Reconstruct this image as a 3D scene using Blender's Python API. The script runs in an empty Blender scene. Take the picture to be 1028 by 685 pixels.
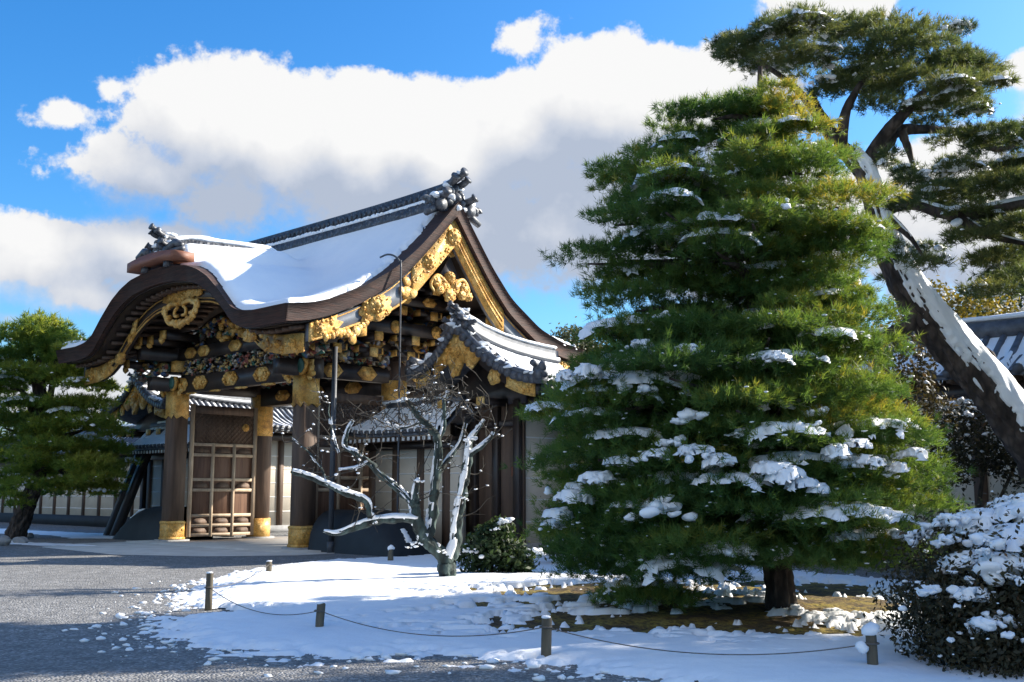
import bpy, bmesh, math, random
import numpy as np
from mathutils import Vector, Matrix
S = bpy.context.scene
COL = S.collection
rad = math.radians
rng = np.random.default_rng(7)
random.seed(7)

# ------------------------------------------------------------------ camera, sky, sun, exposure
F_PX, CAM_H = 1080.0, 1.6
PITCH = math.atan((494 - 342.5) / F_PX)
cam_d = bpy.data.cameras.new('camera'); cam = bpy.data.objects.new('camera', cam_d); COL.objects.link(cam)
cam.location = (0, 0, CAM_H); cam.rotation_euler = (rad(90) + PITCH, 0, 0)
cam_d.sensor_width = 36; cam_d.lens = 36 * F_PX / 1028; cam_d.clip_start = .1; cam_d.clip_end = 6000
S.camera = cam
SUN_AZ, SUN_EL = 70.0, 29.0          # azimuth from +Y towards +X, elevation
sun_d = bpy.data.lights.new('sun', 'SUN'); sun = bpy.data.objects.new('sun', sun_d); COL.objects.link(sun)
sun_d.energy = 5.0; sun_d.angle = rad(.55); sun_d.color = (1, .92, .80)
sdir = Vector((math.sin(rad(SUN_AZ)) * math.cos(rad(SUN_EL)), math.cos(rad(SUN_AZ)) * math.cos(rad(SUN_EL)), math.sin(rad(SUN_EL))))
sun.rotation_euler = sdir.to_track_quat('Z', 'Y').to_euler(); sun.location = sdir * 80
S.view_settings.view_transform = 'Standard'; S.view_settings.look = 'None'
S.view_settings.exposure = 1.12; S.view_settings.gamma = 1; S.view_settings.use_curve_mapping = False
S.cycles.max_bounces = 6; S.cycles.transparent_max_bounces = 6

_cp, _sp = math.cos(PITCH), math.sin(PITCH)
def ray(px, py):
    a = (px - 514) / F_PX; b = (342.5 - py) / F_PX
    return np.array([a, _cp - b * _sp, _sp + b * _cp])
def P(px, py, Y):
    d = ray(px, py); return np.array([0, 0, CAM_H]) + d * (Y / d[1])
def G(px, py, z=0.0):
    d = ray(px, py); return np.array([0, 0, CAM_H]) + d * ((z - CAM_H) / d[2])

class NT:
    """tiny node-tree helper"""
    def __init__(s, tree): s.t = tree; s.n = tree.nodes; s.l = tree.links
    def new(s, kind, **kw):
        nd = s.n.new(kind)
        for k, v in kw.items():
            if k.startswith('i_'):
                key = k[2:]; key = int(key) if key.isdigit() else key.replace('_', ' ')
                s.put(nd.inputs[key], v)
            else: setattr(nd, k, v)
        return nd
    def put(s, sock, v):
        if isinstance(v, bpy.types.NodeSocket): s.l.new(v, sock)
        elif isinstance(v, bpy.types.Node): s.l.new(v.outputs[0], sock)
        else: sock.default_value = v
    def m(s, op, a, b=None, c=None, clamp=False):
        nd = s.n.new('ShaderNodeMath'); nd.operation = op; nd.use_clamp = clamp
        for i, v in enumerate((a, b, c)):
            if v is not None: s.put(nd.inputs[i], v)
        return nd.outputs[0]
    def vm(s, op, a, b=None):
        nd = s.n.new('ShaderNodeVectorMath'); nd.operation = op
        s.put(nd.inputs[0], a)
        if b is not None: s.put(nd.inputs[1], b)
        return nd.outputs['Value'] if op in ('LENGTH', 'DOT_PRODUCT') else nd.outputs[0]
    def ramp(s, fac, stops, interp='LINEAR'):
        nd = s.n.new('ShaderNodeValToRGB'); nd.color_ramp.interpolation = interp
        e = nd.color_ramp.elements
        while len(e) < len(stops): e.new(.5)
        for el, (p, c) in zip(e, stops): el.position = p; el.color = (*c, 1) if len(c) == 3 else c
        s.put(nd.inputs[0], fac); return nd.outputs[0]
    def mix(s, fac, a, b, blend='MIX'):
        nd = s.n.new('ShaderNodeMix'); nd.data_type = 'RGBA'; nd.blend_type = blend
        for sock, v in ((nd.inputs[0], fac), (nd.inputs[6], a), (nd.inputs[7], b)):
            if isinstance(v, tuple) and len(v) == 3: v = (*v, 1)
            s.put(sock, v)
        return nd.outputs[2]

CLOUD_A, CLOUD_B, CLOUD_C, CLOUD_D = (3.5, 3.5, 3.5), (2.95, 3.0, 3.12), (2.25, 2.43, 2.8), (1.72, 1.97, 2.45)
world = bpy.data.worlds.new('World'); S.world = world; world.use_nodes = True
def build_world():
    t = NT(world.node_tree); t.n.clear()
    out = t.new('ShaderNodeOutputWorld'); bg = t.new('ShaderNodeBackground'); bg.inputs[1].default_value = .125
    t.l.new(bg.outputs[0], out.inputs[0])
    sky = t.new('ShaderNodeTexSky', sky_type='NISHITA', sun_disc=False, sun_elevation=rad(SUN_EL), sun_rotation=rad(SUN_AZ),
                air_density=1.0, dust_density=1.3, ozone_density=3.0)
    tc = t.new('ShaderNodeTexCoord'); d = tc.outputs['Generated']
    hs = t.new('ShaderNodeHueSaturation', i_Saturation=1.34, i_Value=.86, i_Color=sky.outputs[0])
    skyc = t.mix(1.0, hs.outputs[0], (.70, .95, 1.08), 'MULTIPLY')
    # cloud density in azimuth / elevation (degrees): soft blobs (px of their centre, radii, height) broken up by noise
    blobs = [(252, 138, 125, 84, 1.0), (190, 126, 62, 60, .8), (345, 155, 100, 82, .9), (150, 172, 100, 44, .55), (430, 150, 95, 66, .9), (522, 150, 95, 72, .95), (470, 170, 140, 80, .9),
             (610, 124, 110, 72, 1.0), (700, 116, 115, 62, .9), (440, 225, 170, 74, .8), (560, 235, 130, 66, .75), (240, 195, 120, 42, .5), (650, 200, 160, 90, .9),
             (40, 262, 95, 50, .8), (150, 262, 80, 48, .75), (70, 292, 160, 30, .5), (60, 116, 50, 18, .30), (115, 90, 20, 12, .18), (840, 8, 75, 34, .7), (770, 250, 130, 95, .8),
             (960, 235, 140, 95, .8), (1040, 72, 40, 24, .5), (8, 320, 40, 16, .3), (130, 405, 130, 40, .6), (1150, 100, 120, 60, .8), (-160, 230, 110, 50, .8), (1250, 260, 160, 90, .8), (-330, 150, 120, 60, .8), (525, 40, 24, 13, .2)]
    far = [(180, 40, 40, 20, .9), (-140, 30, 40, 18, .9)]   # unseen cloud banks added behind as neutral fill: azimuth, elevation, radii in degrees, height
    spec = []
    for bx, by, rx, ry, hh in blobs:
        r = ray(bx, by); r = r / np.linalg.norm(r); k = 57.2958 / F_PX * 1.06
        spec.append((math.degrees(math.atan2(r[0], r[1])), math.degrees(math.asin(r[2])), rx * k, ry * k, hh))
    def group(name, specs, tex):
        g = bpy.data.node_groups.new(name, 'ShaderNodeTree')
        g.interface.new_socket('Vector', in_out='INPUT', socket_type='NodeSocketVector'); g.interface.new_socket('Density', in_out='OUTPUT', socket_type='NodeSocketFloat')
        q = NT(g); gi = q.new('NodeGroupInput'); go = q.new('NodeGroupOutput'); v = gi.outputs[0]
        sx = q.new('ShaderNodeSeparateXYZ'); q.put(sx.inputs[0], v)
        az = q.m('MULTIPLY', q.m('ARCTAN2', sx.outputs[0], sx.outputs[1]), 57.2958); el = q.m('MULTIPLY', q.m('ARCSINE', sx.outputs[2]), 57.2958)
        cx = q.new('ShaderNodeCombineXYZ'); q.put(cx.inputs[0], az); q.put(cx.inputs[1], el)
        acc = None
        for a0, e0, rx, ry, hh in specs:
            dv = q.vm('MULTIPLY', q.vm('SUBTRACT', cx.outputs[0], (a0, e0, 0)), (1 / rx, 1 / ry, 0))
            f = q.m('MULTIPLY_ADD', q.vm('LENGTH', dv), -hh, hh)
            acc = f if acc is None else q.m('SMOOTH_MAX', acc, f, .16)
        for sc, det, ro, amp in tex:
            nd = q.new('ShaderNodeTexNoise', i_Vector=v, i_Scale=sc, i_Detail=det, i_Roughness=ro); acc = q.m('MULTIPLY_ADD', nd.outputs[0], amp, q.m('SUBTRACT', acc, amp * .5))
        q.put(go.inputs[0], acc); return g
    g0 = group('cloud_density', spec + far, [(5.0, 3, .5, .75), (17.0, 5, .60, .62), (60.0, 5, .62, .30)])
    g1 = group('cloud_bulk', [p for p in spec if p[4] > .45], [(5.0, 1, .5, .75), (17.0, 3, .6, .5)])
    def dens(g, x, z):
        gn = t.new('ShaderNodeGroup', node_tree=g); t.put(gn.inputs[0], t.vm('NORMALIZE', t.vm('ADD', d, (x, .0, z))) if z else d); return gn.outputs[0]
    d0 = dens(g0, 0, 0); b1 = dens(g1, .010, .026); b2 = dens(g1, .026, .082)
    # crisp bright tops, soft ragged undersides: the edge widens where more cloud lies above the point
    up = t.m('SUBTRACT', b1, d0); wid = t.new('ShaderNodeMapRange', i_0=up, i_1=-.10, i_2=.30, i_3=.09, i_4=.55).outputs[0]
    al = t.new('ShaderNodeMapRange', interpolation_type='SMOOTHSTEP', i_0=d0, i_1=-.03, i_2=wid).outputs[0]
    s1 = t.new('ShaderNodeMapRange', i_0=b2, i_1=-.30, i_2=.60).outputs[0]
    pf = t.new('ShaderNodeTexVoronoi', i_Vector=t.vm('ADD', d, t.vm('MULTIPLY', t.new('ShaderNodeTexNoise', i_Vector=d, i_Scale=14.0, i_Detail=3.0).outputs['Color'], (.05, .05, .05))), i_Scale=15.0).outputs[0]
    sh = t.m('ADD', t.m('MULTIPLY_ADD', up, 1.05, s1), t.m('MULTIPLY', t.m('SUBTRACT', pf, .42), .50), clamp=True)
    cc = t.ramp(sh, [(0, CLOUD_A), (.35, CLOUD_B), (.7, CLOUD_C), (1, CLOUD_D)])
    # horizon haze lifts the lower sky
    sz = t.new('ShaderNodeSeparateXYZ'); t.put(sz.inputs[0], d)
    hz = t.new('ShaderNodeMapRange', interpolation_type='SMOOTHSTEP', i_0=sz.outputs[2], i_1=.16, i_2=-.02).outputs[0]
    skyc = t.mix(hz, skyc, (1.9, 2.45, 3.0))
    col = t.mix(al, skyc, cc)
    t.put(bg.inputs[0], col)
build_world()
try: world.cycles.sampling_method = 'MANUAL'; world.cycles.sample_map_resolution = 512
except Exception: pass

# ------------------------------------------------------------------ materials
def mat(name, fn, **kw):
    m = bpy.data.materials.new(name); m.use_nodes = True; t = NT(m.node_tree)
    b = t.n['Principled BSDF']; fn(t, b); return m
def oc(t, scale=(1, 1, 1)):
    tc = t.new('ShaderNodeTexCoord'); mp = t.new('ShaderNodeMapping'); t.l.new(tc.outputs['Object'], mp.inputs[0])
    mp.inputs['Scale'].default_value = scale; return mp.outputs[0]
def noise(t, v, sc, det=5, ro=.55): return t.new('ShaderNodeTexNoise', i_Vector=v, i_Scale=sc, i_Detail=det, i_Roughness=ro).outputs[0]
def bump(t, b, h, st=.4, dist=.02):
    bp = t.new('ShaderNodeBump', i_Height=h, i_Strength=st, i_Distance=dist); t.l.new(bp.outputs[0], b.inputs['Normal'])
def simple(name, c0, c1, sc=4, rough=.7, metal=0, bsc=None, bst=.3, stretch=(1, 1, 1), bd=.02, lo=.3, hi=.7):
    def fn(t, b):
        v = oc(t, stretch); n = noise(t, v, sc)
        t.put(b.inputs['Base Color'], t.ramp(n, [(lo, c0), (hi, c1)]))
        b.inputs['Roughness'].default_value = rough; b.inputs['Metallic'].default_value = metal
        bump(t, b, noise(t, v, bsc or sc * 4, 6), bst, bd)
    return mat(name, fn)
def f_gold(t, b):
    v = oc(t); vo = t.new('ShaderNodeTexVoronoi', i_Vector=v, i_Scale=26.0, feature='DISTANCE_TO_EDGE').outputs[0]
    vo2 = t.new('ShaderNodeTexVoronoi', i_Vector=v, i_Scale=11.0, feature='F1').outputs[0]
    n = noise(t, v, 2.4, 6); wv = noise(t, v, 30, 4)
    c = t.ramp(n, [(.30, (.34, .16, .04)), (.46, (.80, .42, .085)), (.70, (.95, .66, .24))])
    rec = t.m('MULTIPLY', t.ramp(vo, [(.02, (1, 1, 1)), (.10, (0, 0, 0))]), t.ramp(wv, [(.35, (.25, .25, .25)), (.6, (1, 1, 1))]))
    c = t.mix(t.m('MULTIPLY', rec, .62), c, (.10, .045, .014))  # relief recesses shaded darker in the colour itself
    c = t.mix(t.ramp(vo2, [(.55, (0, 0, 0)), (.85, (.4, .4, .4))]), c, (.22, .11, .03))
    t.put(b.inputs['Base Color'], c); b.inputs['Metallic'].default_value = .18
    t.put(b.inputs['Roughness'], t.ramp(wv, [(.3, (.28, .28, .28)), (.7, (.5, .5, .5))]))
    bump(t, b, t.m('ADD', t.m('MINIMUM', vo, .12), t.m('MULTIPLY', wv, .12)), 1.0, .05)
def f_bark(t, b):
    v = oc(t, (.6, .6, 14)); n = noise(t, v, 3.2, 5); v2 = oc(t); n2 = noise(t, v2, 1.6, 5)
    c = t.ramp(n, [(.3, (.016, .010, .009)), (.55, (.050, .022, .016)), (.75, (.105, .044, .028))])
    c = t.mix(t.ramp(n2, [(.45, (0, 0, 0)), (.75, (.5, .5, .5))]), c, (.06, .05, .045))
    t.put(b.inputs['Base Color'], c); b.inputs['Roughness'].default_value = .85
    bump(t, b, n, .7, .03)
def f_carve(t, b):
    v = oc(t); vo = t.new('ShaderNodeTexVoronoi', i_Vector=v, i_Scale=7.0)
    w = t.new('ShaderNodeSeparateColor'); t.l.new(vo.outputs['Color'], w.inputs[0])
    c = t.ramp(w.outputs[0], [(0, (.06, .045, .035)), (.20, (.05, .17, .13)), (.32, (.32, .085, .055)), (.44, (.55, .36, .12)), (.58, (.07, .14, .30)),
                              (.68, (.48, .42, .34)), (.8, (.20, .14, .10)), (.9, (.50, .30, .09))], 'CONSTANT')
    n = noise(t, v, 9, 5)
    c = t.mix(t.ramp(n, [(.42, (0, 0, 0)), (.66, (.75, .75, .75))]), c, (.04, .03, .024))
    t.put(b.inputs['Base Color'], c); b.inputs['Roughness'].default_value = .6
    bump(t, b, t.m('ADD', n, vo.outputs[0]), .7, .04)
def f_snow(t, b):
    v = oc(t); n = noise(t, v, 1.2, 5); n2 = noise(t, v, 35, 4)
    t.put(b.inputs['Base Color'], t.ramp(n, [(.3, (.86, .88, .91)), (.7, (.93, .935, .94))]))
    b.inputs['Roughness'].default_value = .55
    bump(t, b, t.m('ADD', t.m('MULTIPLY', n2, .35), noise(t, v, 7, 4)), .35, .03)
def f_gravel(t, b):
    v = oc(t); vo = t.new('ShaderNodeTexVoronoi', i_Vector=v, i_Scale=36.0)
    vb = t.new('ShaderNodeTexVoronoi', i_Vector=v, i_Scale=75.0)
    sp = t.new('ShaderNodeSeparateColor'); t.l.new(vo.outputs['Color'], sp.inputs[0])
    n = noise(t, v, .35, 5); n2 = noise(t, v, 3.0, 5)
    c = t.ramp(sp.outputs[0], [(0, (.11, .11, .11)), (.45, (.22, .218, .214)), (.8, (.34, .335, .325)), (1, (.54, .53, .52))])
    c = t.mix(t.ramp(n, [(.35, (.0, .0, .0)), (.65, (.45, .45, .45))]), c, (.17, .168, .164))
    c = t.mix(t.ramp(n2, [(.35, (.5, .5, .5)), (.6, (0, 0, 0))]), c, (.10, .10, .10))
    t.put(b.inputs['Base Color'], c); b.inputs['Roughness'].default_value = .9
    bump(t, b, t.m('ADD', t.m('MULTIPLY', vo.outputs[0], -1), t.m('MULTIPLY', n2, .6)), .8, .03)
def f_moss(t, b):
    v = oc(t); n = noise(t, v, 1.5, 7, .65); n2 = noise(t, v, 14, 6, .7)
    c = t.ramp(n, [(.30, (.055, .034, .018)), (.45, (.15, .095, .03)), (.55, (.28, .20, .035)), (.70, (.36, .30, .05))])
    c = t.mix(t.ramp(n2, [(.42, (.85, .85, .85)), (.56, (0, 0, 0))]), c, (.035, .024, .014))
    t.put(b.inputs['Base Color'], c); b.inputs['Roughness'].default_value = .95; bump(t, b, n2, .9, .06)
def f_needles(stops, tr=.35):
    def fn(t, b):
        at = t.new('ShaderNodeAttribute', attribute_name='tint').outputs['Fac']
        c = t.ramp(at, stops)
        b.inputs['Roughness'].default_value = .55; t.put(b.inputs['Base Color'], c)
        b.inputs['Specular IOR Level'].default_value = .3
        tl = t.new('ShaderNodeBsdfTranslucent'); t.put(tl.inputs[0], t.mix(1, c, (1.9, 1.7, .9), 'MULTIPLY'))
        mx = t.new('ShaderNodeMixShader'); mx.inputs[0].default_value = tr
        t.l.new(b.outputs[0], mx.inputs[1]); t.l.new(tl.outputs[0], mx.inputs[2])
        t.l.new(mx.outputs[0], t.n['Material Output'].inputs[0])
    return fn
def f_trunk(c0, c1, c2):
    def fn(t, b):
        v = oc(t, (1, 1, .45)); vo = t.new('ShaderNodeTexVoronoi', i_Vector=v, i_Scale=9.0).outputs[0]; n = noise(t, v, 5, 6)
        c = t.ramp(n, [(.3, c0), (.5, c1), (.72, c2)])
        c = t.mix(t.ramp(vo, [(.35, (0, 0, 0)), (.7, (.7, .7, .7))]), c, tuple(x * .4 for x in c0))
        t.put(b.inputs['Base Color'], c); b.inputs['Roughness'].default_value = .9
        bump(t, b, t.m('SUBTRACT', n, vo), .9, .05)
    return fn
def f_ridge(t, b):
    v = oc(t); vo = t.new('ShaderNodeTexVoronoi', i_Vector=v, i_Scale=9.0).outputs[0]; n = noise(t, v, 6, 5)
    c = t.ramp(n, [(.3, (.02, .022, .028)), (.7, (.07, .075, .09))])
    c = t.mix(t.ramp(vo, [(.15, (.6, .6, .6)), (.35, (0, 0, 0))]), c, (.2, .21, .23))
    t.put(b.inputs['Base Color'], c); b.inputs['Roughness'].default_value = .5; bump(t, b, t.m('MULTIPLY', vo, -1), .8, .05)
M = dict(
    gold=mat('gilded_metal', f_gold), bark=mat('cypress_bark_thatch', f_bark), carve=mat('painted_carving', f_carve), snow=mat('snow', f_snow),
    gravel=mat('gravel', f_gravel), moss=mat('moss_soil', f_moss), ridge=mat('ridge_tile', f_ridge),
    lacquer=simple('black_lacquer_wood', (.016, .012, .011), (.050, .034, .027), 3, .45, 0, 20, .15, (1, 1, .2)),
    wood=simple('weathered_dark_wood', (.060, .036, .024), (.150, .092, .060), 6, .7, 0, 26, .35, (1, 1, .12)),
    rail=simple('pale_wood', (.34, .24, .16), (.52, .40, .28), 5, .65, 0, 22, .2, (1, 1, .3)),
    plank=simple('brown_plank', (.10, .050, .032), (.20, .11, .070), 6, .7, 0, 24, .3, (2, 2, .15)),
    blue=simple('grey_blue_lacquer', (.10, .115, .14), (.19, .205, .235), 3, .45, 0, 20, .15),
    teal=simple('green_paint', (.02, .07, .06), (.05, .14, .11), 6, .5),
    tile=simple('grey_roof_tile', (.045, .05, .06), (.12, .13, .15), 5, .5, 0, 20, .3),
    tile2=simple('dark_ornament_tile', (.035, .038, .046), (.12, .125, .14), 6, .45, 0, 24, .4),
    redwood=simple('red_brown_board', (.16, .055, .03), (.27, .11, .06), 4, .6, 0, 20, .3, (.4, .4, 3)),
    plaster=simple('earthen_plaster', (.52, .45, .36), (.64, .57, .47), 1.1, .9, 0, 30, .15),
    line=simple('white_line_plaster', (.62, .60, .57), (.74, .72, .69), 3, .85),
    white=simple('white_rafter_end', (.7, .7, .68), (.8, .8, .78), 3, .7),
    mound=simple('black_plaster', (.006, .009, .012), (.016, .021, .027), 1.5, .7, 0, 20, .2),
    stone=simple('granite', (.24, .235, .23), (.38, .37, .36), 3, .85, 0, 28, .5),
    paving=simple('pale_paving', (.46, .43, .40), (.60, .57, .53), 1.6, .85, 0, 24, .35),
    post=simple('weathered_stake', (.055, .048, .036), (.15, .125, .085), 7, .85, 0, 30, .6, (1, 1, .15)),
    rope=simple('dark_rope', (.09, .08, .07), (.17, .15, .13), 20, .9),
    pole=simple('grey_painted_metal', (.035, .04, .05), (.06, .067, .08), 3, .5),
    trunk=mat('pine_bark', f_trunk((.028, .020, .016), (.07, .05, .04), (.14, .11, .09))),
    plum=mat('lichen_bark', f_trunk((.018, .022, .020), (.042, .068, .064), (.090, .130, .118))),
    twig=simple('twig_bark', (.022, .018, .014), (.06, .05, .036), 8, .85),
    needle=mat('pine_needles', f_needles([(0, (.028, .066, .024)), (.35, (.060, .125, .034)), (.65, (.105, .175, .040)), (.85, (.175, .21, .042)), (1, (.32, .26, .05))], .45)),
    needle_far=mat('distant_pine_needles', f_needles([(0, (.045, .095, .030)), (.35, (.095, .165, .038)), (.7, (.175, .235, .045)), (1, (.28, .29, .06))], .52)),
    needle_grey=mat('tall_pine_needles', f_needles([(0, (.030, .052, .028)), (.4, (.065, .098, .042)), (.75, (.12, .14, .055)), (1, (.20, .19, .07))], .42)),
    leaf=mat('evergreen_leaf', f_needles([(0, (.014, .028, .012)), (.5, (.035, .065, .022)), (1, (.10, .13, .035))], .25)),
    leaf_brown=mat('winter_azalea_leaf', f_needles([(0, (.022, .020, .012)), (.45, (.050, .046, .022)), (.75, (.085, .06, .03)), (1, (.15, .085, .045))], .25)),
    leaf_yellow=mat('yellow_green_leaf', f_needles([(0, (.05, .05, .014)), (.5, (.14, .12, .02)), (1, (.30, .19, .03))], .35)),
    leaf_olive=mat('olive_leaf', f_needles([(0, (.04, .05, .03)), (.5, (.085, .095, .05)), (1, (.16, .155, .075))], .3)),
)

# ------------------------------------------------------------------ mesh building
def _ico(n):
    bm = bmesh.new(); bmesh.ops.create_icosphere(bm, subdivisions=n, radius=1)
    bm.verts.ensure_lookup_table(); v = np.array([x.co[:] for x in bm.verts]); f = np.array([[q.index for q in p.verts] for p in bm.faces]); bm.free(); return v, f
ICO = {n: _ico(n) for n in (1, 2, 3)}
class MB:
    def __init__(s): s.v = []; s.f = []; s.n = 0; s.t = []
    def add(s, v, faces, tint=None):
        v = np.asarray(v, float).reshape(-1, 3)
        s.v.append(v); s.t.append(np.full(len(v), .5) if tint is None else np.asarray(tint, float))
        if isinstance(faces, np.ndarray): s.f.append(faces + s.n)
        else:
            by = {}
            for f in faces: by.setdefault(len(f), []).append(f)
            for k, L in by.items(): s.f.append(np.array(L) + s.n)
        s.n += len(v)
    def box(s, c, d, R=None):
        c = np.asarray(c, float); h = np.asarray(d, float) / 2
        v = np.array([[x, y, z] for x in (-1, 1) for y in (-1, 1) for z in (-1, 1)]) * h
        if R is not None: v = v @ np.asarray(R).T
        s.add(v + c, [(0, 1, 3, 2), (4, 6, 7, 5), (0, 4, 5, 1), (2, 3, 7, 6), (0, 2, 6, 4), (1, 5, 7, 3)])
    def bx(s, x0, x1, y0, y1, z0, z1): s.box(((x0 + x1) / 2, (y0 + y1) / 2, (z0 + z1) / 2), (abs(x1 - x0), abs(y1 - y0), abs(z1 - z0)))
    def post(s, x, y, z0, z1, w, ch=.18, tw=None):
        """chamfered square post"""
        w0 = w / 2; w1 = (tw or w) / 2; k = 1 - ch * 2
        ring = lambda r: [(r, -r * k), (r, r * k), (r * k, r), (-r * k, r), (-r, r * k), (-r, -r * k), (-r * k, -r), (r * k, -r)]
        v = [(x + a, y + b, z0) for a, b in ring(w0)] + [(x + a, y + b, z1) for a, b in ring(w1)]
        s.add(v, [(i, (i + 1) % 8, 8 + (i + 1) % 8, 8 + i) for i in range(8)] + [tuple(range(7, -1, -1)), tuple(range(8, 16))])
    def prism(s, pts, plane, d0, d1):
        n = len(pts); o = {'xz': lambda a, b, d: (a, d, b), 'yz': lambda a, b, d: (d, a, b), 'xy': lambda a, b, d: (a, b, d)}[plane]
        v = [o(a, b, d0) for a, b in pts] + [o(a, b, d1) for a, b in pts]
        s.add(v, [(i, (i + 1) % n, n + (i + 1) % n, n + i) for i in range(n)] + [tuple(range(n - 1, -1, -1)), tuple(range(n, 2 * n))])
    def cyl(s, a, b, r, r2=None, n=14):
        a = np.asarray(a, float); b = np.asarray(b, float); s.tube([a, b], [r, r if r2 is None else r2], n)
    def tube(s, pts, radii, n=8, rough=0.0, cap=True, half=False, flat=1.0):
        pts = np.asarray(pts, float); m = len(pts); radii = np.asarray(radii, float)
        T = np.gradient(pts, axis=0) if m > 2 else np.repeat((pts[1:] - pts[:1]), 2, 0)
        T /= np.linalg.norm(T, axis=1, keepdims=True) + 1e-9
        up = np.array([0, 0, 1.]) if abs(T[0][2]) < .9 else np.array([1., 0, 0])
        A = []; Bn = []
        u = np.cross(up, T[0]); u /= np.linalg.norm(u)
        for i in range(m):
            u = u - T[i] * np.dot(u, T[i]); u /= np.linalg.norm(u) + 1e-9; A.append(u); Bn.append(np.cross(T[i], u))
        A = np.array(A); Bn = np.array(Bn); an = np.linspace(0, 2 * np.pi, n, endpoint=False)
        R = radii[:, None] * np.ones((m, n))
        if rough: R = R * (1 + rough * rng.normal(size=(m, n)))
        V = pts[:, None] + R[..., None] * (np.cos(an)[None, :, None] * A[:, None] + flat * np.sin(an)[None, :, None] * Bn[:, None])
        i = np.arange(m - 1)[:, None]; j = np.arange(n)[None]
        q = np.stack([i * n + j, i * n + (j + 1) % n, (i + 1) * n + (j + 1) % n, (i + 1) * n + j], -1).reshape(-1, 4)
        base = s.n; s.add(V.reshape(-1, 3), q)
        if cap: s.f.append(np.array([list(range(n - 1, -1, -1))]) + base); s.f.append(np.array([list(range(n))]) + base + (m - 1) * n)
    def lumps(s, C, Rr, lvl=1, wob=.18, tint=None):
        """many deformed ellipsoids; C (k,3), Rr (k,3)"""
        C = np.asarray(C, float).reshape(-1, 3); Rr = np.asarray(Rr, float).reshape(-1, 3); v, f = ICO[lvl]; k = len(C)
        if k == 0: return
        D = np.ones((k, len(v)))
        for _ in range(4):
            w = rng.normal(size=(k, 3)) * 2.0; ph = rng.uniform(0, 6.28, (k, 1)); D += wob * .5 * np.sin(np.einsum('kj,vj->kv', w, v) + ph)
        V = C[:, None] + v[None] * Rr[:, None] * D[..., None]
        Fs = (f[None] + (np.arange(k) * len(v))[:, None, None]).reshape(-1, 3)
        s.add(V.reshape(-1, 3), Fs, None if tint is None else np.repeat(tint, len(v)))
    def grid(s, V, keep=None):
        a, b = V.shape[:2]; i = np.arange(a - 1)[:, None]; j = np.arange(b - 1)[None]
        q = np.stack([i * b + j, (i + 1) * b + j, (i + 1) * b + j + 1, i * b + j + 1], -1)
        q = q.reshape(-1, 4) if keep is None else q[keep]
        s.add(V.reshape(-1, 3), q)
    def slab(s, top, bot):
        """closed sheet between two vertex grids"""
        a, b = top.shape[:2]; i = np.arange(a - 1)[:, None]; j = np.arange(b - 1)[None]
        q = np.stack([i * b + j, (i + 1) * b + j, (i + 1) * b + j + 1, i * b + j + 1], -1).reshape(-1, 4); N = a * b
        L = [q, q[:, ::-1] + N]
        ed = [[k * b for k in range(a)], [k * b + b - 1 for k in range(a)][::-1], list(range(b))[::-1], [(a - 1) * b + k for k in range(b)]]
        for e in ed:
            e = np.array(e); L.append(np.stack([e[:-1], e[1:], e[1:] + N, e[:-1] + N], -1))
        s.add(np.concatenate([top.reshape(-1, 3), bot.reshape(-1, 3)]), np.concatenate(L))
    def build(s, name, m, parent=None, smooth=False, origin=None):
        me = bpy.data.meshes.new(name)
        V = np.concatenate(s.v) if s.v else np.zeros((0, 3))
        if origin is not None: V = V - np.asarray(origin)
        fl = [f for f in s.f if len(f)]
        lt = np.concatenate([np.full(len(f), f.shape[1]) for f in fl]); li = np.concatenate([f.reshape(-1) for f in fl])
        me.vertices.add(len(V)); me.vertices.foreach_set('co', V.astype(np.float32).ravel())
        me.loops.add(len(li)); me.loops.foreach_set('vertex_index', li.astype(np.int32))
        me.polygons.add(len(lt)); ls = np.concatenate([[0], np.cumsum(lt)[:-1]])
        me.polygons.foreach_set('loop_start', ls.astype(np.int32)); me.polygons.foreach_set('loop_total', lt.astype(np.int32))
        if smooth: me.polygons.foreach_set('use_smooth', np.ones(len(lt), bool))
        a = me.attributes.new('tint', 'FLOAT', 'POINT'); a.data.foreach_set('value', np.concatenate(s.t).astype(np.float32))
        UNC = name.endswith('snow') or name in ('twigs', 'foliage', 'verge_snow', 'rafters', 'rafter_end') or name.endswith('carving') and len(V) > 2000
        me.update(calc_edges=True); me.validate()
        me.materials.append(m if not isinstance(m, str) else M[m])
        o = bpy.data.objects.new(name, me); COL.objects.link(o)
        if parent is not None: o.parent = parent
        if UNC and parent is not None: o['kind'] = 'stuff'
        if origin is not None and parent is None: o.location = Vector(origin)
        return o
def tag(o, label, cat, group=None, kind=None):
    if label: o['label'] = label
    if cat: o['category'] = cat
    if group: o['group'] = group
    if kind: o['kind'] = kind
    return o
def thing(name, loc, label, cat, group=None, rz=0):
    o = bpy.data.objects.new(name, None); COL.objects.link(o); o.location = Vector([float(c) for c in loc]); o.rotation_euler = (0, 0, rz); o.empty_display_size = .3
    return tag(o, label, cat, group)
def crom(pts, n=6):
    """Catmull-Rom resample of points (k,d)"""
    p = np.asarray(pts, float); p = np.vstack([2 * p[0] - p[1], p, 2 * p[-1] - p[-2]]); out = []
    for i in range(1, len(p) - 2):
        for t in np.linspace(0, 1, n, endpoint=False):
            a, b, c, d = p[i - 1], p[i], p[i + 1], p[i + 2]
            out.append(.5 * (2 * b + (c - a) * t + (2 * a - 5 * b + 4 * c - d) * t ** 2 + (3 * b - a - 3 * c + d) * t ** 3))
    out.append(p[-2]); return np.array(out)
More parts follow.
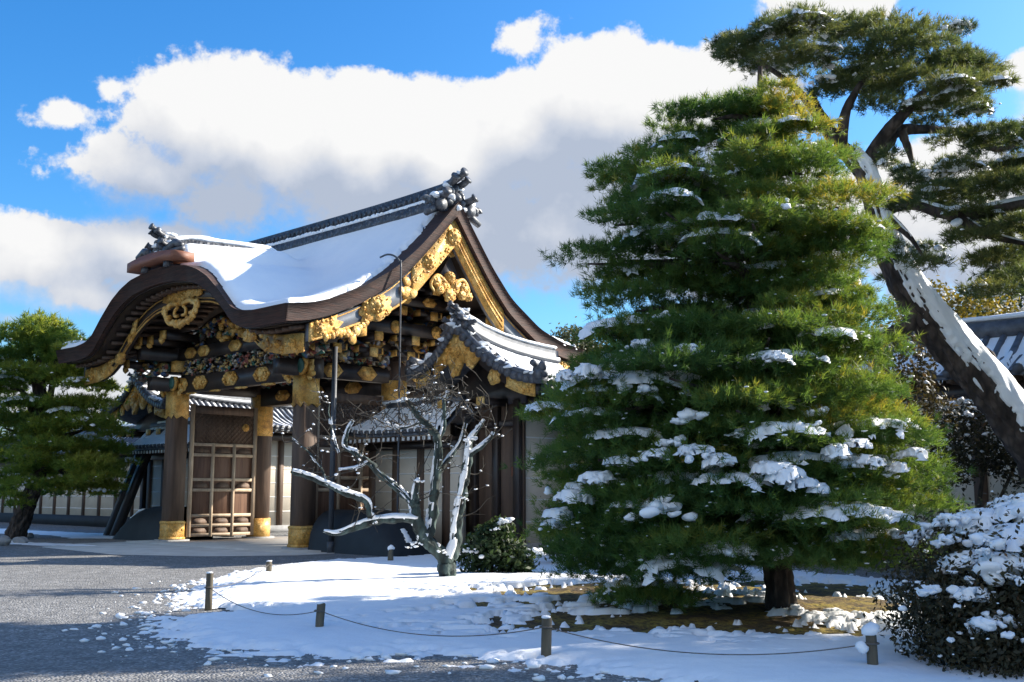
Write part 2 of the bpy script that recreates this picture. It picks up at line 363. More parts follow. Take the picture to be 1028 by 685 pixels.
def _hash(ix, iy, seed):
    h = (ix.astype(np.int64) * 374761393 + iy.astype(np.int64) * 668265263 + seed * 1442695041) & 0x7fffffff
    h = ((h ^ (h >> 13)) * 1274126177) & 0x7fffffff
    return ((h ^ (h >> 16)) & 0xffff) / 65535.0
def vnoise(x, y, seed=0):
    ix = np.floor(x); iy = np.floor(y); fx = x - ix; fy = y - iy; fx = fx * fx * (3 - 2 * fx); fy = fy * fy * (3 - 2 * fy)
    ix = ix.astype(int); iy = iy.astype(int)
    a = _hash(ix, iy, seed); b = _hash(ix + 1, iy, seed); c = _hash(ix, iy + 1, seed); d = _hash(ix + 1, iy + 1, seed)
    return (a * (1 - fx) + b * fx) * (1 - fy) + (c * (1 - fx) + d * fx) * fy
def fbm(x, y, seed=0, o=4):
    r = 0; amp = .5; tot = 0
    for k in range(o): r = r + amp * vnoise(x * 2 ** k, y * 2 ** k, seed + k * 17); tot += amp; amp *= .5
    return r / tot - .5            # about -.5 .. .5
def sstep(a, b, x): t = np.clip((x - a) / (b - a), 0, 1); return t * t * (3 - 2 * t)

# ------------------------------------------------------------------ gate frame
GC = np.array([-6.11, 34.8]); TH = rad(43.7); RZ = -TH
GX = np.array([math.cos(TH), -math.sin(TH)]); GB = np.array([math.sin(TH), math.cos(TH)])
def W(x, y, z=0.0): q = GC + GX * x + GB * y; return np.array([q[0], q[1], z])
def to_local(x, y):
    dx, dy = x - GC[0], y - GC[1]; return dx * GX[0] + dy * GX[1], dx * GB[0] + dy * GB[1]
#@@GROUND
# ------------------------------------------------------------------ ground, garden bed, snow
def terrain(x, y):
    """garden bed rises gently under the trees"""
    return .16 * np.exp(-(((x - 2.2) / 4.2) ** 2 + ((y - 16.2) / 3.6) ** 2))
gm = MB(); gm.add([(-900, -300, 0), (900, -300, 0), (900, 2500, 0), (-900, 2500, 0)], [(0, 1, 2, 3)])
tag(gm.build('ground', 'gravel'), None, None, kind='structure')
pv = MB()
pv.prism([tuple(W(a, b)[:2]) for a, b in [(-4.9, -5.6), (-3.6, -7.3), (1.5, -7.6), (3.9, -6.4), (5.2, -4.6), (5.2, 5.5), (-4.9, 5.5)]], 'xy', -.05, .012)
pv.prism([tuple(W(a, b)[:2]) for a, b in [(-4.6, -4.2), (4.6, -4.2), (4.6, 4.2), (-4.6, 4.2)]], 'xy', -.05, .05)
tag(pv.build('stone_paving', 'paving'), None, None, kind='structure')
gpoly = np.array([G(*p)[:2] for p in [(148, 638), (190, 650), (260, 656), (330, 662), (400, 655), (470, 660), (560, 668), (640, 680), (760, 700), (1150, 720)]]
                 + [(9.5, 13.0), tuple(W(13.5, .6)[:2]), tuple(W(9.3, -.5)[:2]), tuple(W(7.6, -1.6)[:2])]
                 + [tuple(G(*p)[:2]) for p in [(395, 561), (330, 563), (270, 569), (205, 580), (182, 592), (165, 615)]])
def sdist(x, y, poly):
    """signed distance, positive inside"""
    d2 = np.full(x.shape, 1e9); ins = np.zeros(x.shape, bool); n = len(poly)
    for i in range(n):
        a = poly[i]; b = poly[(i + 1) % n]; e = b - a
        t = np.clip(((x - a[0]) * e[0] + (y - a[1]) * e[1]) / (e @ e), 0, 1)
        d2 = np.minimum(d2, (x - a[0] - t * e[0]) ** 2 + (y - a[1] - t * e[1]) ** 2)
        c = ((a[1] > y) != (b[1] > y)) & (x < (b[0] - a[0]) * (y - a[1]) / (b[1] - a[1] + 1e-12) + a[0]); ins ^= c
    return np.where(ins, 1, -1) * np.sqrt(d2)
def ell(x, y, c, rx, ry): return 1 - np.sqrt(((x - c[0]) / rx) ** 2 + ((y - c[1]) / ry) ** 2)
# garden bed: soil and moss, sinking below the gravel at its rim
xs = np.arange(-7.5, 14.6, .08); ys = np.arange(8.5, 34, .08); X, Y = np.meshgrid(xs, ys, indexing='ij')
sd = sdist(X, Y, gpoly); Z = terrain(X, Y) + .02 + .06 * fbm(X * 1.3, Y * 1.3, 5) + .06 * fbm(X * 5, Y * 5, 8)
Z = -.05 + (Z + .05) * sstep(.5, 1.5, sd + .5 * fbm(X * 1.5, Y * 1.5, 91))
bed = MB(); V = np.stack([X, Y, Z], -1); kk = (sd[:-1, :-1] > -.5) & (np.maximum(Z[:-1, :-1], Z[1:, 1:]) > -.045); bed.grid(V, kk)
tag(bed.build('garden_bed', 'moss', smooth=True), None, None, kind='structure')
def snow_sheet(xs, ys, fn, name):
    X, Y = np.meshgrid(xs, ys, indexing='ij'); th, base = fn(X, Y); Z = base + th
    V = np.stack([X, Y, Z], -1); t4 = np.maximum.reduce([th[:-1, :-1], th[1:, :-1], th[:-1, 1:], th[1:, 1:]])
    m = MB(); m.grid(V, t4 > -.015); o = m.build(name, 'snow', smooth=True); tag(o, None, None, kind='structure'); return o
mc = [(G(650, 608), 2.7, 2.3), (G(565, 606), 1.3, 1.3), (G(720, 628), 2.0, 1.5), (G(800, 600), 2.0, 2.6), (G(850, 618), 1.4, 1.5), (G(640, 636), 2.4, .8), (G(770, 640), 1.6, .8), (G(209, 616), .5, .5), (G(235, 617), .7, .35)]
def garden_snow(X, Y):
    sd = sdist(X, Y, gpoly) + .55 * fbm(X * .9, Y * .9, 3)
    n = fbm(X * 1.1, Y * 1.6, 11, 5); nf = fbm(X * 5, Y * 7, 21, 4)
    th = .075 * sstep(-.5, .8, sd) + .03 * n
    patch = -.10 + .10 * sstep(-1.5, .9, sd)
    ng = fbm(X * 11, Y * 15, 25, 3); lx = sstep(-2.2, -4.4, X)          # ragged, broken rim, wider at the left tip
    w = .5 + 1.0 * lx; th = th + patch + (.20 * nf + .14 * ng) * (1 - sstep(.1, w, sd)) * sstep(-1.7, -.2, sd) + .02 * nf - .05 * lx * (1 - sstep(.2, 1.6, sd))
    for c, rx, ry in mc: th = th - .20 * sstep(-.18, .42, ell(X, Y, c, rx, ry) * .95 + 1.9 * nf + 1.1 * n + .35 * ng)
    th = th + np.where(sd > .4, .035 * fbm(X * 2.6, Y * 2.6, 61, 4) + .012 * fbm(X * 9, Y * 9, 63, 3), 0)
    b = terrain(X, Y) + .03 * sstep(-.2, .4, sd)
    lim = .022 + .09 * sstep(-.2, 1.6, sd); th = np.where(th > 0, lim * np.tanh(th / lim), th)
    return np.maximum(th, -.03), b
snow_sheet(np.arange(-6.5, 8.5, .035), np.arange(8.4, 24, .045), garden_snow, 'snow_cover')
snow_sheet(np.arange(-7, 14, .09), np.arange(23.95, 32.5, .09), garden_snow, 'snow_cover')
cr = MB(); cx_ = rng.uniform(-6.5, 7, 9000); cy_ = rng.uniform(8.6, 20, 9000); cs = sdist(cx_, cy_, gpoly); kp_ = (cs > -1.3) & (cs < .5) & (rng.random(9000) < np.exp(-np.abs(cs + .1) / .35))
cr.lumps(np.stack([cx_[kp_], cy_[kp_], 0 * cx_[kp_] + .008], -1), (.005 + .055 * rng.random((kp_.sum(), 1)) ** 3.2) * np.array([1.3, 1, .5]), 1, .5); tag(cr.build('snow_crumbs', 'snow', smooth=True), None, None, kind='stuff')
def left_snow(X, Y):
    n = fbm(X * .35, Y * .75, 31, 5); nf = fbm(X * 2.2, Y * 3.2, 33, 4)
    lx, ly = to_local(X, Y)
    band1 = np.exp(-((ly - (-6.4 + .12 * (lx + 5))) / .9) ** 2) * sstep(-1.2, -3.2, lx)
    band2 = np.exp(-((ly + 2.6) / 1.9) ** 2) * sstep(-6.5, -8, lx)
    th = -.085 + .115 * np.maximum(band1, band2) + .11 * n + .05 * nf
    return np.maximum(th, -.1), np.zeros_like(X)
snow_sheet(np.arange(-26, -6, .1), np.arange(27, 47, .1), left_snow, 'snow_cover')
#@@GATE
# ------------------------------------------------------------------ the gate
gate = thing('castle_gate', (GC[0], GC[1], 0), 'ornate black and gold castle gate with snowy cypress bark roof and arched front gable', 'gate', rz=RZ)
HL = 6.5; YF, YB, YR = -6.0, 5.4, -.15
kx = [0, .7, 1.6, 2.2, 2.75, 3.4, 3.95, 4.4, 5.1, 6.5]; kz = [8.0, 7.97, 7.86, 7.67, 7.40, 6.92, 6.44, 6.22, 6.08, 6.03]
_kxx = np.linspace(0, 6.5, 261); _kzz = np.interp(_kxx, kx, kz)
for _ in range(12): _kzz[1:-1] = (_kzz[:-2] + 2 * _kzz[1:-1] + _kzz[2:]) / 4
def K(x): return np.interp(np.abs(x), _kxx, _kzz)
fy = [-6.0, -5.2, -4.57, -3.55, -2.48, -1.67, -.97, -.47, -.15, .42, 1.23, 2.04, 3.33, 4.4, 5.4]
fz = [6.10, 6.24, 6.45, 6.90, 7.56, 8.24, 8.97, 9.53, 9.88, 9.12, 8.10, 7.28, 6.50, 6.18, 6.06]
_fyy = np.linspace(-6, 5.4, 400); _fzz = np.interp(_fyy, fy, fz)
_m = _fzz.copy()
for _ in range(60): _m[1:-1] = (_m[:-2] + 2 * _m[1:-1] + _m[2:]) / 4
_w = sstep(.15, .5, np.abs(_fyy - YR)); _fzz = _fzz * (1 - _w) + _m * _w
def MAINZ(y): return np.interp(y, _fyy, _fzz)
def TOP(x, y):
    a = MAINZ(y) + .05 * sstep(4.5, 6.5, np.abs(x)); b = K(x) + .085 * (y + 6)
    k = .35; h = np.maximum(k - np.abs(a - b), 0) / k
    return np.where(y < YR, np.maximum(a, b) + h * h * k * .25, a)
gx = np.linspace(-HL, HL, 131); gy = np.concatenate([np.linspace(YF, YR, 72), np.linspace(YR, YB, 50)[1:]])
X, Y = np.meshgrid(gx, gy, indexing='ij'); Zt = TOP(X, Y)
edge = np.minimum(np.minimum(HL - np.abs(X), Y - YF), YB - Y)
thick = .44
mb = MB(); shr = np.where(edge < .01, 1, 0)
Xb = X * (1 - .014 * (np.abs(X) > HL - .01)); Yb = np.where(Y < YF + .01, Y + .09, np.where(Y > YB - .01, Y - .09, Y))
mb.slab(np.stack([X, Y, Zt], -1), np.stack([Xb, Yb, Zt - thick], -1)); mb.build('bark_roof', 'bark', gate)
# soffit boards + rafters under the eaves
mb = MB(); i = slice(2, -2)
mb.slab(np.stack([X, Y, Zt - thick - .006], -1)[3:-3, 3:-3], np.stack([X, Y, Zt - thick - .06], -1)[3:-3, 3:-3]); mb.build('soffit', 'lacquer', gate, smooth=True)
mb = MB()
for x in np.arange(-6.0, 6.01, .3):
    yy = np.linspace(YF + .5, -2.9, 9); mb.tube(np.stack([np.full(9, x), yy, TOP(np.full(9, x), yy) - thick - .14], -1), np.full(9, .065), 4)
mb.build('rafters', 'wood', gate)
# snow on the roof
sx_ = np.linspace(-HL, HL, 261); sy_ = np.linspace(YF, YB, 229); X, Y = np.meshgrid(sx_, sy_, indexing='ij'); Zt = TOP(X, Y)
nlo = fbm(X * .8, Y * .8, 41); nhi = fbm(X * 3, Y * 3, 43); nsp = fbm(X * 9, Y * 9, 47)
d_front = (Y - YF) - (.10 + .55 * np.exp(-(X / 2.6) ** 2)) + .10 * nlo
d_verge = (HL - np.abs(X)) - (.10 + .62 * sstep(-5.5, -.5, Y) * sstep(5, .3, Y)) - .28 * nhi - .35 * nsp * sstep(-5.2, -2, Y)
d_ = np.minimum(np.minimum(d_front, d_verge), (YB - Y) - .1)
h = np.where(d_ < 0, -.07, .18 * np.sqrt(np.clip(1 - (1 - np.clip(d_ / .3, 0, 1)) ** 2, 0, 1)) + .03 * nlo)
h = np.where(h > 0, h + .62 * np.exp(-((np.abs(X)) / .60) ** 4) * sstep(-1.0, -2.0, Y), h)
mb = MB(); V = np.stack([X, Y, Zt + h], -1); hm = np.maximum.reduce([h[:-1, :-1], h[1:, :-1], h[:-1, 1:], h[1:, 1:]]); mb.grid(V, hm > -.06)
mb.build('roof_snow', 'snow', gate, smooth=True)
# main ridge
def ridge_strip(mb, pts, w, z0, z1):
    pts = np.asarray(pts, float); n = len(pts); d = np.gradient(pts[:, :2], axis=0); d /= np.linalg.norm(d, axis=1, keepdims=True); nr = np.stack([-d[:, 1], d[:, 0]], -1) * w / 2
    L = np.concatenate([pts[:, :2] + nr, (pts[:, 2] + z0)[:, None]], 1), np.concatenate([pts[:, :2] - nr, (pts[:, 2] + z0)[:, None]], 1)
    U = np.concatenate([pts[:, :2] + nr, (pts[:, 2] + z1)[:, None]], 1), np.concatenate([pts[:, :2] - nr, (pts[:, 2] + z1)[:, None]], 1)
    ring = np.stack([L[0], U[0], U[1], L[1]], 1); v = ring.reshape(-1, 3); f = []
    for a in range(n - 1):
        for b in range(4): f.append((a * 4 + b, a * 4 + (b + 1) % 4, a * 4 + 4 + (b + 1) % 4, a * 4 + 4 + b))
    f += [(0, 1, 2, 3), tuple(4 * (n - 1) + k for k in (3, 2, 1, 0))]; mb.add(v, f)
rp = np.stack([np.linspace(-6.3, 6.15, 30), np.full(30, YR), 9.86 + .10 * np.clip(np.linspace(-6.3, 6.15, 30) / 6.3, 0, 1) ** 3], -1)
mb = MB(); ridge_strip(mb, rp, .62, -.25, .12); ridge_strip(mb, rp, .44, .2, .50)
mb.tube(rp + [0, 0, .56], np.full(30, .085), 8)
for k in np.arange(-6.2, 6.15, .24):
    for s in (-1, 1): mb.cyl((k, YR + s * .20, 10.22), (k, YR + s * .255, 10.22), .085, n=10)
ridge = mb.build('main_ridge', 'ridge', gate)
mb = MB(); ridge_strip(mb, rp, .60, .12, .205); mb.lumps([(a, YR - .26, 10.05) for a in np.arange(-6.1, 6.1, .22)], rng.uniform(.06, .12, (56, 3)) * [1.6, 1, .8], 1); mb.build('ridge_snow', 'snow', ridge)
# front gable ridge
yy = np.linspace(-5.75, -1.0, 20); kp = np.stack([np.zeros(20), yy, np.interp(yy, [-5.8, -4.9, -2.2, -1.0], [8.15, 8.36, 8.46, 7.9])], -1)
mb = MB(); ridge_strip(mb, kp, .44, -.1, .62); mb.tube(kp + [0, 0, .64], np.full(20, .10), 8)
kr = mb.build('front_ridge', 'ridge', gate)
mb = MB(); mb.tube(kp + [0, 0, .72], .19 + .03 * rng.normal(size=20), 8, .06, flat=.55); 
mb.build('ridge_snow', 'snow', kr, smooth=True)
# demon-tile ornaments: plane of the face is local (a, z), facing +f
def onigawara(name, org, ax, fx, sc, parent, snowy):
    org = np.array(org, float); ax = np.array(ax, float); fx = np.array(fx, float); up = np.array([0, 0, 1.])
    T = lambda a, f, z: org + sc * (a * ax + f * fx + z * up)
    mb = MB()
    pr = [(-.62, 0), (.62, 0), (.60, .30), (.42, .52), (.30, .78), (.12, .96), (-.12, .96), (-.30, .78), (-.42, .52), (-.60, .30)]
    n = len(pr); v = [T(a, -.14, z) for a, z in pr] + [T(a, .10, z) for a, z in pr]
    mb.add(v, [(i, (i + 1) % n, n + (i + 1) % n, n + i) for i in range(n)] + [tuple(range(n)), tuple(range(2 * n - 1, n - 1, -1))])
    o = mb.build(name, 'tile2', parent)
    mb = MB()                                                       # face relief: boss, brow, jowls
    mb.lumps([T(0, .14, .42), T(-.2, .14, .6), T(.2, .14, .6), T(-.28, .13, .28), T(.28, .13, .28), T(0, .15, .2), T(0, .12, .78)],
             np.array([(.2, .2, .2), (.13,) * 3, (.13,) * 3, (.15,) * 3, (.15,) * 3, (.13,) * 3, (.13,) * 3]) * sc, 2, .25)
    mb.build('face_relief', 'tile2', o, smooth=True)
    for a0, z0, a1, z1, ln in ((-.2, .85, -.26, 1.05, .42), (.2, .85, .26, 1.05, .42), (.0, .98, 0, 1.22, .55), (-.5, .40, -.60, .52, .40), (.5, .40, .60, .52, .40)):
        mb = MB(); p = crom([T(a0, -.45, z0 - .05), T(a0, -.1, z0), T((a0 + a1) / 2, .25, (z0 + z1) / 2 - .02), T(a1, ln, z1)], 4); mb.tube(p, np.full(len(p), .115 * sc), 10)
        e = p[-1]; dd = p[-1] - p[-2]; dd /= np.linalg.norm(dd); mb.cyl(e - dd * .02, e + dd * .045 * sc, .15 * sc, n=12); mb.build('horn_tile', 'tile2', o, smooth=False)
    for s in (-1, 1):                                               # side fins curling outwards
        mb = MB()
        for k in range(3):
            t = np.linspace(0, 4.6, 14); r = (.23 - .045 * k) * (1 - t / 6.4)
            c = (s * (.70 + .20 * k), .16 + .02 * k)
            mb.tube([T(c[0] + s * r_ * math.cos(t_), .0, c[1] + r_ * math.sin(t_)) for t_, r_ in zip(t, r)], np.full(14, .085 * sc), 7)
        mb.cyl(T(s * .62, -.1, .14), T(s * .62, .24, .14), .19 * sc, n=16); mb.tube([T(s * .55, -.05, .12), T(s * .9, .0, -.05), T(s * 1.15, .05, -.22)], np.array([.15, .13, .10]) * sc, 8)
        mb.build('scroll_fin', 'tile2', o)
    mb = MB(); C_ = [T(*q) for q in snowy]; mb.lumps(C_, np.tile([.17, .17, .11], (len(C_), 1)) * sc * rng.uniform(.7, 1.2, (len(C_), 1)), 2, .3); mb.build('ornament_snow', 'snow', o, smooth=True)
    return o
sn = [(-.4, -.1, .56), (.4, -.1, .56), (0, -.2, 1.0), (.25, 0, .82), (-.25, 0, .82), (0, .15, .1), (.3, .15, .12), (-.75, 0, .42), (.8, 0, .42), (-.2, .16, .45), (0, .3, 1.12), (.15, -.4, 1.0)]
onigawara('ridge_ornament', (6.2, YR, 9.62), (0, 1, 0), (1, 0, 0), .92, gate, sn)
onigawara('ridge_ornament', (-6.3, YR, 9.75), (0, 1, 0), (-1, 0, 0), .45, gate, sn)
mb = MB(); bp = [(a, 8.13 - .10 * (a / 1.35) ** 2) for a in np.linspace(-1.38, 1.38, 11)]; mb.prism(bp + [(a, z + .27) for a, z in bp[::-1]], 'xz', -6.22, -5.6); bb = mb.build('ridge_base_board', 'redwood', gate)
for a in (-.65, .65): mb = MB(); mb.bx(a - .1, a + .1, -6.1, -5.9, 7.95, 8.12); mb.build('board_bracket', 'tile2', bb)
onigawara('ridge_ornament', (0, -5.85, 8.36), (1, 0, 0), (0, -1, 0), .68, gate, sn)
for s in (-1, 1):
    mb = MB(); mb.tube([(s * .5, -5.9, 8.5), (s * .9, -5.92, 8.62), (s * 1.28, -5.95, 8.48)], [.15, .13, .08], 8); mb.tube([(s * .5, -5.9, 8.42), (s * 1.35, -5.95, 8.38)], [.1, .08], 8); mb.build('shoulder_tile', 'tile2', gate)

# ---- ornament helpers (plane 'xz' faces -y at depth d, plane 'yz' faces +x at depth d)
def on(plane, d):
    if plane == 'xz': return lambda a, z, o=0.: np.array([a, d - o, z])
    return lambda a, z, o=0.: np.array([d + o, a, z])
def plate(mb, plane, d, pts, th=.05, relief=0, rs=(.04, .09), seed=1):
    s = -1 if plane == 'xz' else 1
    mb.prism(pts, plane, d, d + s * th)
    if relief:
        A = np.array(pts); lo = A.min(0); hi = A.max(0); r = np.random.default_rng(seed); C = []; 
        for _ in range(relief * 8):
            p = r.uniform(lo, hi)
            if sdist(np.array([p[0]]), np.array([p[1]]), A)[0] > .03: C.append(on(plane, d)(p[0], p[1], th))
            if len(C) >= relief: break
        if C:
            R = r.uniform(*rs, (len(C), 3)); R[:, 1 if plane == 'xz' else 0] = .03; mb.lumps(C, R, 1, .25)
def rosette(mb, plane, d, a, z, r, th=.06):
    p = on(plane, d); mb.cyl(p(a, z), p(a, z, th * .6), r, n=20); mb.cyl(p(a, z, th * .6), p(a, z, th), r * .62, n=18)
    mb.lumps([p(a, z, th)], [(r * .34,) * 3], 2, .0)
    C = [p(a + r * .78 * math.cos(t), z + r * .78 * math.sin(t), th * .6) for t in np.linspace(0, 6.28, 9)[:-1]]; mb.lumps(C, np.full((8, 3), r * .2), 1, .05)
def cloud_outline(a0, a1, z0, z1, n=9, amp=.12, seed=0):
    """scalloped outline of an ornate metal plate"""
    r = np.random.default_rng(seed); cx, cz = (a0 + a1) / 2, (z0 + z1) / 2; out = []
    for t in np.linspace(0, 2 * np.pi, n * 6, endpoint=False):
        k = 1 - amp * (1 - abs(math.sin(t * n / 2))) * 1.6 + .03 * r.normal()
        c, s_ = math.cos(t), math.sin(t); e = (abs(c) ** 3 + abs(s_) ** 3) ** (-1 / 3)
        out.append((cx + (a1 - a0) / 2 * e * c * k, cz + (z1 - z0) / 2 * e * s_ * k))
    return out
def along(zf, a0, a1, dz0, dz1, n=16):
    """band following a curve zf(a): lower offset dz0, upper offset dz1"""
    a = np.linspace(a0, a1, n); return [(x, float(zf(x)) + dz0) for x in a] + [(x, float(zf(x)) + dz1) for x in a[::-1]]
# ---- front bargeboard under the arch
KB = lambda x: K(x) - .46
mb = MB()
for s in (-1, 1): plate(mb, 'xz', -4.98, along(KB, 0, s * 6.1, -.46, .06, 40), .13)
fb = mb.build('front_bargeboard', 'lacquer', gate)
mb = MB()
for s in (-1, 1):
    for dz, w in ((-.12, .018), (-.46, .028), (-.36, .014)):
        a = np.linspace(0, s * 6.1, 50); mb.tube(np.stack([a, np.full(50, -5.125), K(a) - .46 + dz], -1), np.full(50, w), 5)
mb.build('gilt_moulding', 'gold', fb)
for s in (-1, 1):
    mb = MB(); pts = along(KB, s * 4.25, s * 6.1, -.50, .0, 12); 
    pts = pts[:12] + [(s * 6.1, float(KB(6.1)) - .02)] + pts[13:] + [(s * 4.05, float(KB(4.25)) - .12), (s * 4.3, float(KB(4.25)) - .25), (s * 4.0, float(KB(4.2)) - .38)]
    plate(mb, 'xz', -5.125, pts, .03, 26, (.05, .10), 5); rosette(mb, 'xz', -5.16, s * 5.6, KB(5.75) - .25, .17); rosette(mb, 'xz', -5.16, s * 4.95, KB(4.95) - .25, .12)
    mb.build('gilt_end_plate', 'gold', fb)
    mb = MB(); z0 = float(KB(2.9)); pl = [(s * (2.62), z0 + .08), (s * 2.78, z0 + .06), (s * 3.0, z0 - .22), (s * 3.2, z0 - .52), (s * 3.1, z0 - .66), (s * 2.92, z0 - .55), (s * 2.75, z0 - .3)]
    plate(mb, 'xz', -5.13, pl, .05, 10, (.05, .1), 9); mb.lumps([(s * 3.05, -5.18, z0 - .52), (s * 2.9, -5.18, z0 - .3), (s * 2.74, -5.18, z0 - .08)], [(.15, .05, .15), (.11, .05, .12), (.08, .05, .1)], 2, .2)
    mb.build('gilt_side_fitting', 'gold', fb)
    mb = MB(); plate(mb, 'xz', -5.13, cloud_outline(*sorted((s * 3.35, s * 4.0)), float(KB(3.6)) - .72, float(KB(3.6)) - .34, 6, .1), .05, 8); mb.build('gilt_side_fitting', 'gold', fb)
# central gegyo pendant: crescent plate, pierced scrolls and lobes below
mb = MB(); cr_ = [(x, float(KB(x)) - .02) for x in np.linspace(-1.05, 1.05, 15)]; plate(mb, 'xz', -5.13, cr_ + [(1.12, 7.22), (.86, 7.16), (.70, 7.22), (.48, 7.08), (.22, 7.02), (-.22, 7.02), (-.48, 7.08), (-.70, 7.22), (-.86, 7.16), (-1.12, 7.22)], .05, 30, (.03, .07), 3)
for s_ in (-1, 1):
    for q, r in (([(.15, 7.05), (.55, 7.10), (.86, 6.95), (.80, 6.74), (.58, 6.72)], .075), ([(.62, 7.0), (.95, 7.05), (1.0, 6.88), (.84, 6.84)], .05), ([(.78, 6.74), (.62, 6.55), (.30, 6.50), (.0, 6.40)], .085), ([(.15, 6.98), (.32, 6.86), (.30, 6.72), (.12, 6.70)], .05)):
        p = crom([(s_ * a, -5.20, z) for a, z in q], 5); mb.tube(p, np.full(len(p), r), 7, .05)
C = [(a, -5.2, z) for a, z in ((-.7, 6.62), (.7, 6.62), (-.42, 6.52), (.42, 6.52), (0, 6.46), (-.2, 6.48), (.2, 6.48), (-.86, 6.82), (.86, 6.82))]; mb.lumps(C, np.array([(.14, .05, .12)] * 9), 2, .35)
rosette(mb, 'xz', -5.18, 0, 7.20, .17, .06); mb.build('gable_pendant', 'gold', gate)
# carved field inside the arch and beams
mb = MB(); plate(mb, 'xz', -3.05, along(lambda x: K(x) - .60, -4.2, 4.2, -.02, 0, 3)[:0] + [(-4.2, 5.9), (4.2, 5.9)] + [(x, float(K(x)) - .7) for x in np.linspace(4.2, -4.2, 31)], .04); mb.build('arch_panel', 'lacquer', gate)
def carving(name, plane, d, a0, a1, z0, z1, n, seed, parent, rs=(.07, .19), zmax=None):
    r = np.random.default_rng(seed); mb = MB(); p = on(plane, d); a = r.uniform(a0, a1, n); z = r.uniform(z0, z1, n)
    if zmax is not None: z = np.minimum(z, zmax(a))
    R = r.uniform(*rs, (n, 3)); R[:, 1 if plane == 'xz' else 0] *= .8; R[:, 2] *= .75
    mb.lumps([p(q, w, r.uniform(0, .10)) for q, w in zip(a, z)], R, 1, .45); return mb.build(name, 'carve', parent, smooth=True)
carving('arch_carving', 'xz', -3.12, -2.6, 2.6, 6.15, 7.15, 130, 4, gate, zmax=lambda a: K(a) - .95)
mb = MB(); C = [(-.1 + .9 * math.cos(t), -3.25, 6.55 + .28 * math.sin(t * 2)) for t in np.linspace(0, 6.28, 22)]; mb.lumps(C, np.random.default_rng(5).uniform(.08, .2, (22, 3)), 1, .4); mb.build('gilt_carving', 'gold', gate)
def beam(name, a0, a1, c, z0, z1, w, axis, m='lacquer', parent=gate):
    mb = MB()
    if axis == 'x': mb.bx(a0, a1, c - w / 2, c + w / 2, z0, z1)
    else: mb.bx(c - w / 2, c + w / 2, a0, a1, z0, z1)
    return mb.build(name, m, parent)
lens_ = lambda a, z, rx, rz: [(a + rx * math.cos(t) * (1 - .12 * abs(math.sin(t * 3))), z + rz * math.sin(t) * (1 - .12 * abs(math.sin(t * 3)))) for t in np.linspace(0, 6.28, 25)[:-1]]
for y in (-3.2, 3.2):
    bl = beam('lower_beam', -4.1, 4.1, y, 4.74, 5.26, .34, 'x'); bu = beam('upper_beam', -5.9, 5.9, y, 5.78, 6.18, .34, 'x')
    if y > 0: continue
    for a in (-1.85, -.12, 1.58):
        mb = MB(); plate(mb, 'xz', y - .172, lens_(a, 5.0, .43, .24), .05); mb.lumps([(a + .28 * math.cos(t), y - .235, 5.0 + .13 * math.sin(t)) for t in np.linspace(0, 6.28, 9)[:-1]], np.full((8, 3), .07), 1, .2); mb.lumps([(a, y - .24, 5.02)], [(.17, .05, .14)], 2, .1); mb.build('gilt_fitting', 'gold', bl)
    for s in (-1, 1):
        mb = MB(); plate(mb, 'xz', y - .172, [(s * 4.11, 4.76), (s * 3.85, 4.76), (s * 3.85, 5.24), (s * 4.11, 5.24)], .03, 5); mb.build('gilt_fitting', 'gold', bl)
        mb = MB(); plate(mb, 'xz', y - .172, [(s * 3.2, 4.76), (s * 2.75, 4.80), (s * 2.6, 5.0), (s * 2.75, 5.2), (s * 3.2, 5.24)], .03, 6); mb.build('gilt_fitting', 'gold', bl)
    for a in (-2.5, -1.7, .1, 1.7, 2.6):
        mb = MB(); plate(mb, 'xz', y - .172, lens_(a, 5.99, .36, .19), .05); mb.lumps([(a, y - .23, 5.99)], [(.18, .05, .12)], 2, .2); mb.build('gilt_fitting', 'gold', bu)
    for s in (-1, 1):
        mb = MB(); mb.bx(s * 5.55, s * 5.93, y - .2, y + .2, 5.75, 6.21); mb.build('gilt_beam_end', 'gold', bu)
    carving('frieze_carving', 'xz', y - .05, -3.15, 3.15, 5.28, 5.76, 420, 6, gate, (.035, .10))
mb = MB(); mb.bx(-3.2, 3.2, -3.16, -3.08, 5.26, 5.78); mb.build('frieze_board', 'lacquer', gate)
# shelf of gold tongues under the lower beam (door lintel region)
for a in (-2.6, -1.2, .25, 1.7): mb = MB(); mb.lumps([(a, -3.3, 4.72), (a + .25, -3.3, 4.70)], [(.3, .05, .05), (.2, .05, .04)], 1, .2); mb.build('gilt_tongue', 'gold', gate)
